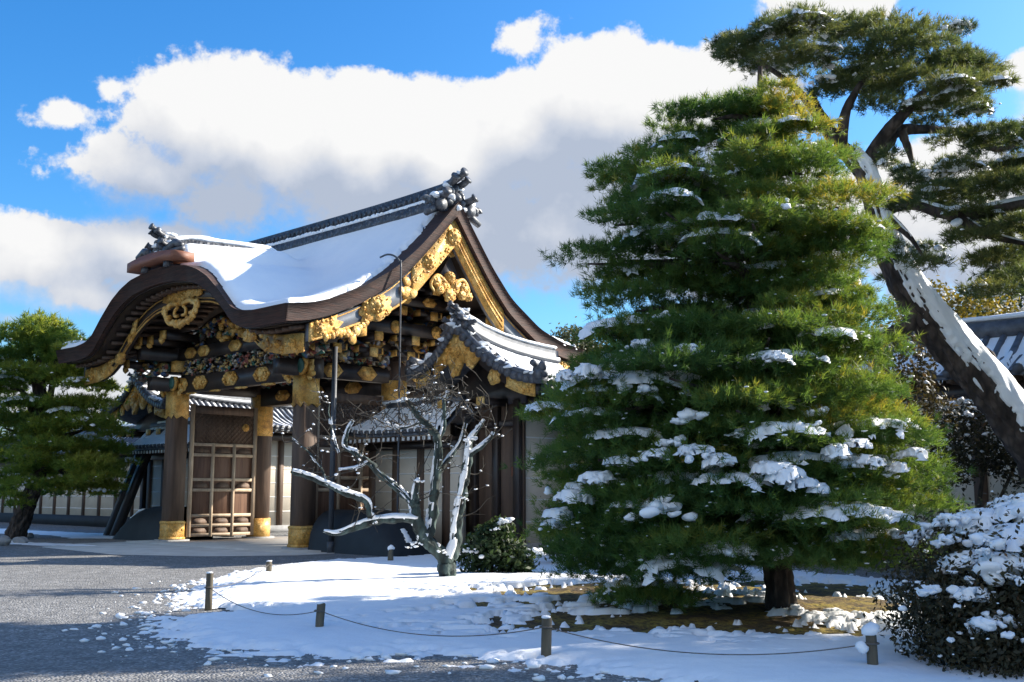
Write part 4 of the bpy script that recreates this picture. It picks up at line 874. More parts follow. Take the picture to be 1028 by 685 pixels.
# leaning buttress posts beside the left column
for k, x in enumerate((-9.0, -8.5)):
    mb = MB(); mb.add(*[(lambda v: v)([W(x - .75 + a, -2.3 + b, 0) for a, b in ((-.14, -.14), (.14, -.14), (.14, .14), (-.14, .14))] + [W(x + a, -1.5 + b, 3.2) for a, b in ((-.14, -.14), (.14, -.14), (.14, .14), (-.14, .14))]), [(0, 1, 2, 3), (4, 7, 6, 5), (0, 4, 5, 1), (1, 5, 6, 2), (2, 6, 7, 3), (3, 7, 4, 0)]])
    o = mb.build('leaning_post', 'lacquer', origin=W(x - .75, -2.3, 0))
    tag(o, ['left one of two dark slanted buttress posts beside the front left column', 'right one of two dark slanted buttress posts beside the front left column'][k], 'post', 'slanted buttress posts')
def long_wall(x0, x1, yc, dz, label, stripe, amt, posts, seed):
    t = thing('long_wall', W((x0 + x1) / 2, yc), label, 'roofed wall', rz=RZ); hl = (x1 - x0) / 2; zr, ze, hw = 4.75 + dz, 3.85 + dz, 1.45
    def pos(side):
        return lambda s, d: np.stack([s + 0 * d, side * hw * d + 0 * s, zr + (ze - zr) * (1 - (1 - d) ** 1.3) + 0 * s], -1)
    for side in (-1, 1): tile_slope(pos(side), -hl, hl, t, .34, full_snow(amt, seed, 1, stripe, .34), .085, 10)
    mb = MB(); mb.bx(-hl, hl, -.16, .16, zr - .05, zr + .28); mb.tube([(-hl, 0, zr + .3), (hl, 0, zr + .3)], [.09, .09], 8); rd = mb.build('ridge', 'tile', t)
    mb = MB(); n = 40; mb.tube(np.stack([np.linspace(-hl, hl, n), np.zeros(n), np.full(n, zr + .38)], -1), np.full(n, .13), 8, .1, flat=.5); mb.build('ridge_snow', 'snow', rd, smooth=True)
    mb = MB()
    for x in np.arange(-hl + .1, hl, .3): mb.bx(x - .06, x + .06, -hw + .06, 0, ze - .16, ze - .06)
    mb.build('rafters', 'wood', t)
    mb = MB(); mb.bx(-hl, hl, -.95, -.80, ze - .45, ze - .17); mb.build('eave_beam', 'lacquer', t)
    plaster_wall(t, -hl, hl, -.8, .8, .5, ze - .2, LINES, list(np.arange(-hl + .4, hl, posts)), 'y')
    mb = MB(); mb.bx(-hl, hl, -.9, .9, -.02, .5); mb.build('stone_footing', 'mound', t)
    return t
long_wall(9.25, 31, 2.3, .1, 'long plaster wall with snowy tiled roof running behind the pines on the right', 1.6, .06, 1.75, 81)
long_wall(-40, -11.0, 3.2, -.45, 'long plaster wall with dark posts behind the left pine', .6, .07, 1.6, 83)
# rounded black plaster plinth mounds either side of the gate
def plinth(x0, x1, label, sgn):
    t = thing('plinth_mound', W((x0 + x1) / 2, -2.4), label, 'plinth', rz=RZ); hl = (x1 - x0) / 2
    a = np.linspace(-1, 1, 41); b = np.linspace(-1, 1, 25); A, Bg = np.meshgrid(a, b, indexing='ij')
    out = np.clip(sgn * A, 0, 1)
    hgt = 1.12 * np.sqrt(np.clip(1 - np.abs(Bg) ** 2.6, 0, 1)) * (1 - out ** 2.2) ** .55 if True else 0
    V = np.stack([A * hl, Bg * .95, np.maximum(hgt, -.02)], -1); mb = MB(); mb.grid(V); m = mb.build('mound_body', 'mound', t, smooth=True)
    mb = MB()
    for a0, a1, bb in (((.32, .78, -.45), (.46, .9, -.15)) if sgn < 0 else ((.80, .95, -.3),)):
        u = np.linspace(a0, a1, 12); hz = 1.12 * np.sqrt(1 - abs(bb) ** 2.6) * (1 - u ** 2.2) ** .55
        mb.tube(np.stack([sgn * u * hl, np.full(12, bb * .95), hz + .0], -1), .10 + .02 * rng.normal(size=12), 8, .1, flat=.45)
    mb.build('snow_streak', 'snow', m, smooth=True); return t
plinth(-7.3, -3.95, 'low rounded black plaster plinth left of the front left column with two snow streaks', -1)
plinth(4.0, 7.5, 'low rounded black plaster plinth right of the front right column behind the bare tree', 1)
# lightning conductor pole and cable
mb = MB(); b0 = W(5.02, -3.35); mb.cyl(b0, b0 + [0, 0, 5.5], .07, n=10); mb.cyl(b0, b0 + [0, 0, .3], .10, n=10); tag(mb.build('metal_pole', 'pole', origin=b0), 'slim grey metal pole standing right of the front right column', 'pole')
mb = MB(); c0 = W(6.62, -2.4); p = [W(6.62, -2.42, .05), W(6.62, -2.42, 7.05), W(6.60, -2.45, 7.72), W(6.45, -2.5, 7.92), W(6.2, -2.55, 8.0), W(5.95, -2.6, 7.95)]; mb.tube(crom(p, 5), np.full(26, .026), 6)
tag(mb.build('conductor_cable', 'pole', origin=c0), 'thin vertical conductor cable hooked over the roof edge of the gate', 'cable')
#@@PLANTS
# ------------------------------------------------------------------ plants
def needles(mb, pts, axes, tint, per=14, length=(.10, .16), width=.012, spread=.9):
    k = len(pts); n = k * per
    p = np.repeat(pts, per, 0); a = np.repeat(axes, per, 0); tn = np.repeat(tint, per)
    d = a * rng.uniform(.35, 1.0, (n, 1)) + rng.normal(size=(n, 3)) * .5 * spread; d /= np.linalg.norm(d, axis=1, keepdims=True)
    L = rng.uniform(*length, (n, 1)); w = np.cross(d, rng.normal(size=(n, 3))); w /= np.linalg.norm(w, axis=1, keepdims=True) + 1e-9
    p = p + rng.normal(size=(n, 3)) * .018
    V = np.stack([p - w * width / 2, p + w * width / 2, p + d * L], 1).reshape(-1, 3)
    mb.add(V, np.arange(n * 3).reshape(-1, 3), np.repeat(np.clip(tn + rng.normal(size=n) * .06, 0, 1), 3))
def pad_points(c, r, n, up=.55):
    """twig tips through a flat pad, denser near its upper shell; returns points, axes"""
    v = rng.normal(size=(n, 3)); v /= np.linalg.norm(v, axis=1, keepdims=True); v[:, 2] = np.where(v[:, 2] < -.25, -v[:, 2] * .6, v[:, 2])
    rr = rng.uniform(.45, 1.0, (n, 1)) ** .6 * (1 + .18 * rng.normal(size=(n, 1)))
    p = np.asarray(c) + v * rr * np.asarray(r); ax = v * [1, 1, .8] + [0, 0, up] + rng.normal(size=(n, 3)) * .25; ax /= np.linalg.norm(ax, axis=1, keepdims=True)
    return p, ax, v[:, 2]
def snow_patch(mb, c, size, k, lvl=2, flat=.45, big=1.0):
    k = int(k * 1.5); q = rng.normal(size=(k, 3)) * np.array([.85, .7, .12]) * size; q[:, 2] -= .22 * (q[:, 0] ** 2 + q[:, 1] ** 2) / size
    R = rng.uniform(.16, .50, (k, 1)) * big * size * np.array([1, 1, flat * 1.45]); mb.lumps(np.asarray(c) + q, R, lvl, .55)
def frames(p):
    T = np.gradient(p, axis=0); T /= np.linalg.norm(T, axis=1, keepdims=True) + 1e-9; u = np.cross([0.3, .1, 1.], T[0]) if abs(T[0][2]) < .95 else np.array([1., 0, 0]); A = []
    for i in range(len(p)): u = u - T[i] * np.dot(u, T[i]); u /= np.linalg.norm(u) + 1e-9; A.append(u)
    A = np.array(A); return A, np.cross(T, A)
def cyl_field(mb, p, r, disp, n, keep=None, dense=.05):
    """tube with a displacement disp(s, angle, dir, radius); s in metres along the limb"""
    L = np.concatenate([[0], np.cumsum(np.linalg.norm(np.diff(p, axis=0), axis=1))]); m = max(6, int(L[-1] / dense)); ss = np.linspace(0, L[-1], m)
    p = np.stack([np.interp(ss, L, p[:, k]) for k in range(3)], -1); r = np.interp(ss, L, r); A, Bq = frames(p); an = np.linspace(0, 2 * np.pi, n + 1)
    D = np.cos(an)[None, :, None] * A[:, None] + np.sin(an)[None, :, None] * Bq[:, None]; h = disp(ss[:, None] + 0 * an[None], an[None] + 0 * ss[:, None], D, r[:, None]); h[:, -1] = h[:, 0]
    V = p[:, None] + D * (r[:, None] + h)[..., None]
    mb.grid(V, None if keep is None else keep(np.maximum.reduce([h[:-1, :-1], h[1:, :-1], h[:-1, 1:], h[1:, 1:]])))
def per_noise(s, a, fs, fa, seed): w = .5 - .5 * np.cos(a); x = np.cos(a) * fa; y = np.sin(a) * fa; return .5 * (fbm(s * fs + 3 * x, y + 50 + x, seed, 4) + fbm(s * fs + 17 - 2 * y, x + 90, seed + 5, 4)) * 2
def bark_disp(amp, seed=1): return lambda s, a, D, r: amp * r * (1.6 * per_noise(s, a, 2.2, 2.6, seed) + 1.1 * per_noise(s, a, 6.0, 6.5, seed + 9))
def snow_disp(n0, cut, th, seed):
    n0 = np.array(n0) / np.linalg.norm(n0)
    def fn(s, a, D, r):
        f = D @ n0 - cut + 1.1 * per_noise(s, a, 1.6, 1.6, seed) + .7 * per_noise(s, a, 7.0, 5.0, seed + 3); return np.where(f > 0, th * np.sqrt(np.clip(f / .25, 0, 1)) * (1 + .8 * per_noise(s, a, 4, 3, seed + 7)), -.05)
    return fn
def drape(mb, c, r, th=.07, cover=.55):
    """snow lying on a bough: dome-shaped sheet, torn by noise; c centre of the bough, r its radii"""
    n = int(np.clip(max(r[0], r[1]) * 60, 26, 64)); u = np.linspace(-1.05, 1.05, n); A, Bq = np.meshgrid(u, u, indexing='ij'); rho = np.sqrt(A ** 2 + Bq ** 2); sx_, sy_ = rng.uniform(0, 500, 2)
    x = A * r[0]; y = Bq * r[1]
    f = cover - .80 * rho ** 2 + 1.7 * fbm(x * 4.2 + sx_, y * 4.2 + sy_, 3, 4) + .9 * fbm(x * 14 + sx_, y * 14 + sy_, 9, 3)
    h = np.where(f > 0, th * np.sqrt(np.clip(f / .35, 0, 1)) * (.75 + 1.2 * fbm(x * 8 + sx_, y * 8 + sy_, 15, 3)), -.03)
    z = r[2] * (np.sqrt(np.clip(1 - np.clip(rho * .93, 0, 1) ** 2, 0, 1)) - .12) + .05 * fbm(x * 5 + sy_, y * 5 + sx_, 19, 3)
    V = np.stack([c[0] + x + .02 * rng.normal(size=x.shape), c[1] + y, c[2] + z + h], -1); hm = np.maximum.reduce([h[:-1, :-1], h[1:, :-1], h[:-1, 1:], h[1:, 1:]])
    if (hm > -.02).any(): mb.grid(V, hm > -.02)
def pine(name, base, trunk, branches, pads, label, m, per=14, length=(.10, .16), width=.012, dens=1.0, snow=None, flecks=0, tsnow=None, cat='pine tree', group=None, tint_fn=None):
    base = np.asarray(base, float); t = thing(name, base, label, cat, group)
    mb = MB(); tp = crom([q[:3] for q in trunk], 6); tr = crom([[q[3], 0] for q in trunk], 6)[:, 0]; cyl_field(mb, tp, tr, bark_disp(.28, 3), 40, None, .045); tk = mb.build('trunk', 'trunk', t, smooth=True, origin=base)
    mb = MB()
    for b in branches:
        p = crom([q[:3] for q in b], 5); r = crom([[q[3], 0] for q in b], 5)[:, 0]; mb.tube(p, np.maximum(r, .008), 7, .06)
    if branches: mb.build('limbs', 'trunk', tk, smooth=True, origin=base)
    mb = MB(); sm = MB()
    for (c, r, s) in pads:
        n = int(r[0] * r[1] * 260 * dens) + 12; p, ax, vz = pad_points(c, r, n)
        base_t = rng.uniform(.25, .6); tint = np.clip(base_t + .22 * vz + rng.normal(size=n) * .10, 0, 1)  # upper tufts get a paler tint: shading of each pad put into the colour
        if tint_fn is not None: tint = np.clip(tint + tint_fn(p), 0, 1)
        needles(mb, p, ax, tint, per, length, width)
        if s > 0:
            if rng.random() < s * .55: drape(sm, c, np.array(r) * [.95, .95, .95], .05 if width < .02 else .07, rng.uniform(.05, .30) + .12 * min(s, 2))
            for _ in range(rng.poisson(s * .35)):
                q = np.asarray(c) + np.array([rng.uniform(-.75, .75) * r[0], rng.uniform(-.85, .5) * r[1], 0]); q[2] = c[2] + r[2] * (.62 + .25 * rng.random())
                snow_patch(sm, q, rng.uniform(.06, .17) * (1 if width < .02 else 1.6), rng.integers(3, 9))
        if flecks:
            kf = int(n * flecks); idx = rng.integers(0, n, kf); sm.lumps(p[idx] + ax[idx] * length[0] * .7, rng.uniform(.008, .024, (kf, 1)) * np.array([1.5, 1.5, .6]) * (1 if width < .02 else 1.8), 1, .3)
    fo = mb.build('foliage', m, t, origin=base)
    for q in (snow or []): drape(sm, np.asarray(q[0]) - [0, 0, q[1] * .55], (q[1] * 1.75, q[1] * 1.4, q[1] * .75), .075, .42); snow_patch(sm, q[0], q[1] * .75, q[2] // 2 + 2)
    if tsnow:
        for q in tsnow:
            if isinstance(q[0], str): cyl_field(sm, q[1], q[2], q[3], 56, lambda h: h > -.04, .035)
            else: sm.tube(q[0], q[1], 9, .12, flat=.6)
    if sm.n: sm.build('branch_snow', 'snow', t, smooth=True, origin=base)
    return t
# ---- big pine in the middle right: envelope from its silhouette
pb = G(785, 611, .12); PY = pb[1]; ppm = F_PX / PY
zz_ = lambda y: CAM_H + (494 - y) / ppm
env_y = np.array([72, 90, 110, 150, 200, 240, 300, 350, 390, 440, 480, 550, 590, 606]); env_l = np.array([740, 690, 640, 600, 592, 574, 592, 572, 535, 560, 552, 548, 575, 640]); env_r = np.array([800, 830, 842, 848, 872, 880, 885, 895, 915, 930, 938, 915, 870, 820])
ez = zz_(env_y)[::-1]; el_ = ((env_l - 514) / F_PX * PY)[::-1]; er_ = ((env_r - 514) / F_PX * PY)[::-1]
pads = []; limbs = []
tx = lambda z: np.interp(z, [0, 1.5, 3.5, 6, 8], [pb[0], pb[0] - .05, pb[0] - .2, pb[0] - .1, pb[0] - .05])
for lvl in np.arange(.40, zz_(80), .26):
    L = np.interp(lvl, ez, el_); R = np.interp(lvl, ez, er_); c = (L + R) / 2; hw = (R - L) / 2; n = int(6 + hw * 4.6)
    a0 = rng.uniform(0, 6.28)
    for k in range(n):
        a = a0 + k * 6.283 / n + rng.normal() * .15; rad_ = rng.uniform(.78, 1.06) if k % 3 else rng.uniform(.25, .7)
        lob = 1 + .26 * (vnoise(np.array([a * 1.6]), np.array([lvl * .9]), 78)[0] - .5) * 2
        rad_ *= lob * (1 + (.20 if math.cos(a) > 0 else .07) * sstep(3.2, 5.6, lvl))
        pr = min(.80, max(.40, hw * .30)) * rng.uniform(.7, 1.2)
        x = c + math.cos(a) * (hw - pr * .8) * rad_; y = PY + math.sin(a) * (hw * .80 - pr * .6) * rad_; z = lvl + rng.uniform(-.14, .14) - .10 * rad_
        if x > 2.2: z = max(z, .80)
        if lvl < .6 and y > PY: continue
        if lvl > 1.2 and vnoise(np.array([a * 1.4 + lvl * .3]), np.array([lvl * 1.1]), 77)[0] < .31: continue
        sn_ = .42 + .55 * math.exp(-((z - 1.95) / .35) ** 2) + (.9 if (x < 1.6 and 2.6 < z < 3.9) else 0)
        pads.append(((x, y, z), (pr, pr * .95, pr * rng.uniform(.30, .42)), sn_))
        if rng.random() < .6 and lvl > 1.3: limbs.append([(tx(lvl - .3), PY, lvl - .35, .06), ((tx(lvl) + x) / 2, (PY + y) / 2, lvl - .2 + .1 * rng.normal(), .04), (x, y, z - .1, .015)])
trunk = [(pb[0], PY, 0, .24), (pb[0] - .02, PY, .3, .18), (pb[0] - .1, PY + .1, 1.5, .18), (pb[0] - .2, PY, 3.5, .14), (pb[0] - .1, PY, 5.6, .09), (pb[0] - .05, PY, 7.4, .03)]
sp = []
for px, py, sz, k in [(655, 455, .17, 16), (700, 452, .2, 18), (725, 462, .15, 10), (790, 475, .2, 18), (775, 470, .17, 12), (805, 485, .15, 10), (600, 478, .17, 14), (575, 497, .17, 12), (560, 515, .15, 10), (555, 524, .12, 8), (620, 462, .13, 9), (840, 452, .14, 10),
                      (870, 462, .14, 10), (905, 470, .16, 12), (915, 455, .12, 8), (590, 372, .16, 12), (570, 378, .12, 8), (640, 345, .16, 10), (690, 350, .14, 8), (780, 358, .13, 8), (820, 490, .1, 6), (860, 445, .12, 8)]:
    z = (CAM_H + (494 - py) / ppm * .86); hw = (np.interp(z, ez, er_) - np.interp(z, ez, el_)) / 2; cx_ = (np.interp(z, ez, er_) + np.interp(z, ez, el_)) / 2
    for dep in (PY - 1.9,):
        q = P(px, py, PY - max(0.2, .80 * math.sqrt(max(.02, hw ** 2 - (P(px, py, PY)[0] * .9 - cx_) ** 2)))); sp.append((q, sz * .8, k))
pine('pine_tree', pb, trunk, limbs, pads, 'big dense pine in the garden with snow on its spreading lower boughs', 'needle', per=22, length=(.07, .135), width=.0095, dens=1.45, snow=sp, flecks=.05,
     tint_fn=lambda p: .01 + .30 * sstep(4.6, 7.2, p[:, 2]) * sstep(2.6, 4.6, p[:, 0]) + .14 * sstep(2.0, 4.5, p[:, 0]))  # sunlit right side and upper right painted into the needle tint
# ---- tall leaning pine at the right
D = 17.5
T_ = [(1104, 575, .42), (1066, 500, .38), (1030, 440, .35), (990, 385, .325), (950, 340, .305), (914, 293, .26), (890, 245, .20), (878, 205, .17), (866, 172, .15), (838, 140, .12), (815, 100, .07)]
trunk = [(*P(a, b, D), r) for a, b, r in T_]; trunk[0] = (trunk[0][0], trunk[0][1], -.05, .5)
def limb(*q): return [(*P(a, b, d), r) for a, b, d, r in q]
limbs = [limb((866, 172, D, .14), (885, 140, D, .12), (906, 115, D - .3, .10), (930, 90, D - .5, .05)), limb((868, 170, D, .13), (890, 145, D + .2, .11), (905, 131, D + .3, .10), (958, 131, D + .5, .05), (985, 128, D + .6, .02)),
         limb((905, 131, D, .08), (912, 150, D, .06), (918, 170, D, .03)), limb((845, 150, D, .1), (850, 110, D - .3, .08), (870, 75, D - .4, .04)), limb((838, 140, D, .1), (800, 90, D, .06), (760, 60, D, .03)),
         limb((885, 212, D, .12), (915, 205, D - .3, .1), (960, 216, D - .6, .1), (1020, 206, D - .8, .1), (1080, 195, D - .9, .06)), limb((960, 216, D - .6, .09), (990, 235, D - .7, .07), (1030, 245, D - .7, .04)),
         limb((882, 208, D, .08), (900, 225, D - .2, .07), (915, 240, D - .4, .04), (930, 262, D - .4, .02)), limb((958, 131, D + .5, .06), (1000, 150, D + .3, .05), (1030, 140, D + .3, .03)), limb((930, 90, D, .05), (965, 80, D, .03)),
         limb((880, 345, D, .10), (905, 330, D, .12), (930, 318, D, .13)), limb((885, 375, D, .12), (882, 352, D, .11), (880, 345, D, .10))]
pads = []
for a, b, rx, rz in [(748, 45, .5, .22), (775, 35, .6, .25), (810, 32, .7, .28), (850, 35, .75, .3), (895, 42, .75, .3), (935, 50, .7, .3), (965, 62, .6, .28), (985, 82, .45, .2), (770, 60, .6, .25), (810, 62, .65, .25), (860, 68, .7, .28), (905, 75, .7, .28), (945, 85, .6, .25),
                     (880, 100, .5, .2), (960, 105, .55, .22), (978, 110, .4, .18), (930, 115, .5, .18), (840, 92, .45, .18), (990, 70, .3, .12), (735, 50, .35, .15), (960, 38, .3, .14),
                     (955, 160, .5, .2), (990, 150, .6, .25), (1020, 140, .6, .25), (1045, 170, .7, .28), (940, 185, .55, .2), (985, 185, .6, .22), (1025, 195, .6, .25), (905, 165, .25, .12), (925, 172, .3, .14), (960, 205, .6, .2), (1000, 225, .6, .2), (1035, 235, .6, .25),
                     (925, 205, .45, .18), (900, 245, .35, .16), (925, 255, .4, .16), (895, 268, .3, .12), (1000, 258, .55, .2), (1030, 275, .6, .22), (975, 240, .45, .16), (1005, 290, .5, .2), (1055, 120, .6, .25)]:
    for kk in range(3): pads.append((P(a + rng.normal() * 11, b + rng.normal() * 7, D + rng.uniform(-1.5, 1.5)), (rx * .8, rx * .75, rz * .75), .55))
ts = []
tp = crom([q[:3] for q in trunk], 6); tr = crom([[q[3], 0] for q in trunk], 6)[:, 0]
ts.append(('field', tp[4:52], tr[4:52], snow_disp((.55, -.5, .68), .22, .06, 31)))
for b in limbs[5:8]:
    p = crom([q[:3] for q in b], 5); r = crom([[q[3], 0] for q in b], 5)[:, 0]; ts.append((p + np.array([0, -.02, 1]) * r[:, None] * .8, np.maximum(r * .8, .02)))
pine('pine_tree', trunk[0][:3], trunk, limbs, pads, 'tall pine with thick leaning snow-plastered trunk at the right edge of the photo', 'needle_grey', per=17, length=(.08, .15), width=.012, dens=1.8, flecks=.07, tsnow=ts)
# ---- left pine
lb = G(14, 541); D = lb[1]
T_ = [(14, 541, .34), (28, 505, .27), (40, 470, .22), (45, 430, .22), (40, 380, .16), (40, 335, .08)]
trunk = [(*P(a, b, D), r) for a, b, r in T_]; pads = []
for a, b, rx, rz in [(35, 330, .9, .4), (60, 335, 1.0, .4), (20, 345, 1.1, .4), (75, 350, 1.1, .4), (45, 355, 1.2, .4), (0, 360, 1.1, .4), (85, 368, .9, .35), (55, 380, 1.2, .45), (20, 385, 1.2, .45), (75, 392, 1.2, .4), (-10, 395, 1.2, .45),
                     (95, 405, 1.0, .4), (45, 412, 1.3, .45), (70, 425, 1.2, .45), (10, 425, 1.2, .45), (100, 430, .9, .4), (85, 445, 1.1, .4), (112, 455, .8, .35), (50, 448, 1.2, .4), (20, 455, 1.0, .4), (95, 468, 1.0, .4), (70, 475, 1.0, .35), (110, 480, .6, .3), (85, 490, .8, .3), (-15, 450, 1.1, .4), (0, 485, .8, .3), (15, 500, .6, .25), (-30, 370, 1.2, .4), (-30, 420, 1.2, .4), (40, 430, 1.1, .4), (55, 465, 1.1, .4), (35, 470, .9, .35), (78, 458, 1.1, .4), (25, 480, .8, .3), (98, 492, .7, .28), (62, 490, .8, .3), (118, 470, .5, .25), (60, 360, 1.0, .4)]:
    for kk in range(4): pads.append((P(a + rng.normal() * 7, b + rng.normal() * 6, D + rng.uniform(-2.4, 2.4)), (rx * .76, rx * .74, rz * .82), .28))
limbs = [[(*P(42, 450, D), .14), (*P((42 + a) / 2, b + 8, D), .09), (*P(a, b, D), .03)] for a, b in ((90, 430), (100, 470), (5, 430), (80, 400), (10, 390), (75, 350), (20, 350))]
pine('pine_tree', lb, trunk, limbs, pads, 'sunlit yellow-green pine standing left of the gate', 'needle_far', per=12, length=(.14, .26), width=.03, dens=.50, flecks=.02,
     tint_fn=lambda p: .36 * sstep(lb[0] - .5, lb[0] + 3.0, p[:, 0]) - .05)  # tint lightens to the right, standing in for sun on that side
# ---- garden pines continuing outside the frame on the right: their shade lies on the foreground
for k, (x, y, hgt, R_) in enumerate(((11.4, 11.6, 8.4, 2.7), (16.6, 14.4, 13.0, 2.6))):
    b = np.array([x, y, 0.]); pads = []
    for lv in np.arange(1.6, hgt, .55):
        rr = R_ * (1 - .55 * ((lv - 1.6) / (hgt - 1.6)) ** 1.3); a0 = rng.uniform(0, 6)
        for j in range(9): a = a0 + j * .7; q = rr * rng.uniform(.35, 1); pads.append(((x + math.cos(a) * q, y + math.sin(a) * q, lv + rng.normal() * .15), (.95, .95, .4), .5))
    pine('pine_tree', b, [(x, y, 0, .3), (x + .2, y, hgt * .5, .2), (x, y, hgt, .05)], [], pads, ['round pine just outside the right edge, nearest beside the corner shrub', 'tall slender pine outside the right edge, behind the nearer round pine'][k], 'needle', per=9, length=(.14, .24), width=.035, dens=.33)
# ---- leafy shrubs
def leaves(mb, pts, nrm, tint, size):
    k = len(pts); u = np.cross(nrm, rng.normal(size=(k, 3))); u /= np.linalg.norm(u, axis=1, keepdims=True) + 1e-9; w = np.cross(nrm, u); w /= np.linalg.norm(w, axis=1, keepdims=True) + 1e-9
    s = size * rng.uniform(.6, 1.3, (k, 1)); V = np.stack([pts - u * s, pts + w * s * .45 + nrm * s * .15, pts + u * s, pts - w * s * .45 + nrm * s * .15], 1).reshape(-1, 3)
    mb.add(V, np.arange(k * 4).reshape(-1, 4), np.repeat(np.clip(tint, 0, 1), 4))
def shrub(name, base, blobs, n, size, m, label, cat='shrub', snow=(), flecks=0, trunk=None, group=None, inner=.55, snow_top=0, tsz=.12):
    base = np.asarray(base, float); t = thing(name, base, label, cat, group)
    vol = np.array([b[1][0] * b[1][1] for b in blobs]); vol = vol / vol.sum(); mb = MB(); sm = MB()
    for (c, r), q in zip(blobs, vol):
        k = int(n * q); v = rng.normal(size=(k, 3)); v /= np.linalg.norm(v, axis=1, keepdims=True)
        rr = rng.uniform(inner, 1.0, (k, 1)) ** .5 * (1 + .10 * rng.normal(size=(k, 1))); cl = fbm(v[:, 0] * 4 + c[0], v[:, 2] * 4 + v[:, 1] * 2.3, 5)
        p = np.asarray(c) + v * np.asarray(r) * rr * (1 + .28 * cl[:, None]); ok = p[:, 2] > .02
        nr = v + rng.normal(size=(k, 3)) * .8; nr /= np.linalg.norm(nr, axis=1, keepdims=True)
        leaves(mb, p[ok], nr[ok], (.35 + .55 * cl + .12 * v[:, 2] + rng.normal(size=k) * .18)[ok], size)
        if flecks:
            up = np.where(ok & (v[:, 2] > -.5) & (rr[:, 0] > .8))[0]; up = rng.choice(up, min(len(up), int(k * flecks))); sm.lumps(p[up] + [0, 0, .01], rng.uniform(.3, 1.1, (len(up), 1)) * size * np.array([1, 1, .55]), 1, .3)
        for _ in range(int(snow_top * max(1, r[0] * r[1] * 4))):
            a, b = rng.uniform(0, 6.28), math.sqrt(rng.random()) * .85; z = math.sqrt(1 - b * b); snow_patch(sm, np.asarray(c) + np.array([math.cos(a) * b * r[0], math.sin(a) * b * r[1], z * r[2] * 1.02]), rng.uniform(.6, 1.5) * tsz, rng.integers(4, 10), flat=.5)
    mb.build('foliage', m, t, origin=base)
    for c, s, k in snow: drape(sm, np.asarray(c) - [0, 0, s * .35], (s * 1.7, s * 1.5, s * .55), .07, .55); snow_patch(sm, c, s, k, 3, .45, 1.15)
    if sm.n: sm.build('leaf_snow', 'snow', t, smooth=True, origin=base)
    if trunk:
        mb = MB()
        for p, r in trunk: q = crom(p, 4); mb.tube(q, np.linspace(r, r * .3, len(q)), 7, .05)
        mb.build('stems', 'twig', t, smooth=True, origin=base)
    return t
def stems(base, tips, r=.04): return [([np.asarray(base), (np.asarray(base) * .5 + np.asarray(q) * .5) + rng.normal(size=3) * .05, np.asarray(q)], r) for q in tips]
b = np.array([4.75, 10.3, 0]); bl = [((4.75, 10.3, .62), (1.25, 1.15, .82)), ((5.5, 10.6, .75), (1.2, 1.1, .9)), ((4.1, 10.0, .42), (.65, .7, .55)), ((5.0, 9.6, .42), (1.1, .7, .62)), ((4.2, 9.5, .22), (.6, .5, .35))]
sp = [((4.7, 9.85, 1.22), .24, 16), ((5.0, 9.75, 1.12), .22, 14), ((4.35, 9.75, 1.0), .18, 10), ((4.95, 10.2, 1.42), .28, 16), ((5.4, 10.2, 1.5), .28, 16), ((4.5, 10.4, 1.35), .2, 12), ((3.95, 9.55, .72), .12, 7), ((5.3, 9.6, 1.02), .2, 10), ((4.15, 10.0, .98), .14, 10)]
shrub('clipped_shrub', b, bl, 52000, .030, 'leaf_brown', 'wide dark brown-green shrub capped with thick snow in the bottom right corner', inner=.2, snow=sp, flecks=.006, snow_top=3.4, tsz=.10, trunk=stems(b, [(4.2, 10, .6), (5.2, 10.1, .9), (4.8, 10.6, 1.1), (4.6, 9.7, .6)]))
b = G(492, 581); shrub('leafy_shrub', b, [(b + [0, 0, .55], (.5, .45, .5)), (b + [.35, .1, .40], (.42, .4, .40)), (b + [-.3, 0, .35], (.35, .3, .33)), (b + [.15, 0, .88], (.32, .3, .26)), (b + [.6, 0, .3], (.3, .3, .28))], 3400, .06, 'leaf', 'small glossy green shrub at the foot of the bare tree', snow_top=1.0, tsz=.1, flecks=.006, inner=.15, trunk=stems(b, [b + [0, 0, .6], b + [.3, 0, .5], b + [-.25, 0, .45]], .03))
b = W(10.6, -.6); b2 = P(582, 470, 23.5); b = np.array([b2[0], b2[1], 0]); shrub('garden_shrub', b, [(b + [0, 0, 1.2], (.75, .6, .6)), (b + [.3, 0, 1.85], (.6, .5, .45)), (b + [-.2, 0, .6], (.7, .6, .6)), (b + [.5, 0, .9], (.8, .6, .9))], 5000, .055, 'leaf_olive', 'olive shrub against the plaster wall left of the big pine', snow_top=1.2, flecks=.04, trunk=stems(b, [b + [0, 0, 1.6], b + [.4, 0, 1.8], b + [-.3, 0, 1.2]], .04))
b2 = P(965, 440, 19.5); b = np.array([b2[0], b2[1], 0]); shrub('broadleaf_shrub', b, [(b + [-.5, 0, 2.4], (1.0, .8, .8)), (b + [.5, .2, 2.6], (1.0, .8, .7)), (b + [-1.0, 0, 3.3], (.7, .6, .6)), (b + [1.1, 0, 2.3], (.7, .7, .6)), (b + [-.9, .2, 4.0], (.6, .5, .6))], 9000, .05, 'leaf_brown', 'dark broadleaf shrub behind the leaning trunk, in front of the wall', snow_top=.5, flecks=.03, trunk=stems(b, [b + [-.6, 0, 2.6], b + [.5, 0, 2.6], b + [-1, 0, 3.6], b + [1, 0, 2.2]], .07))
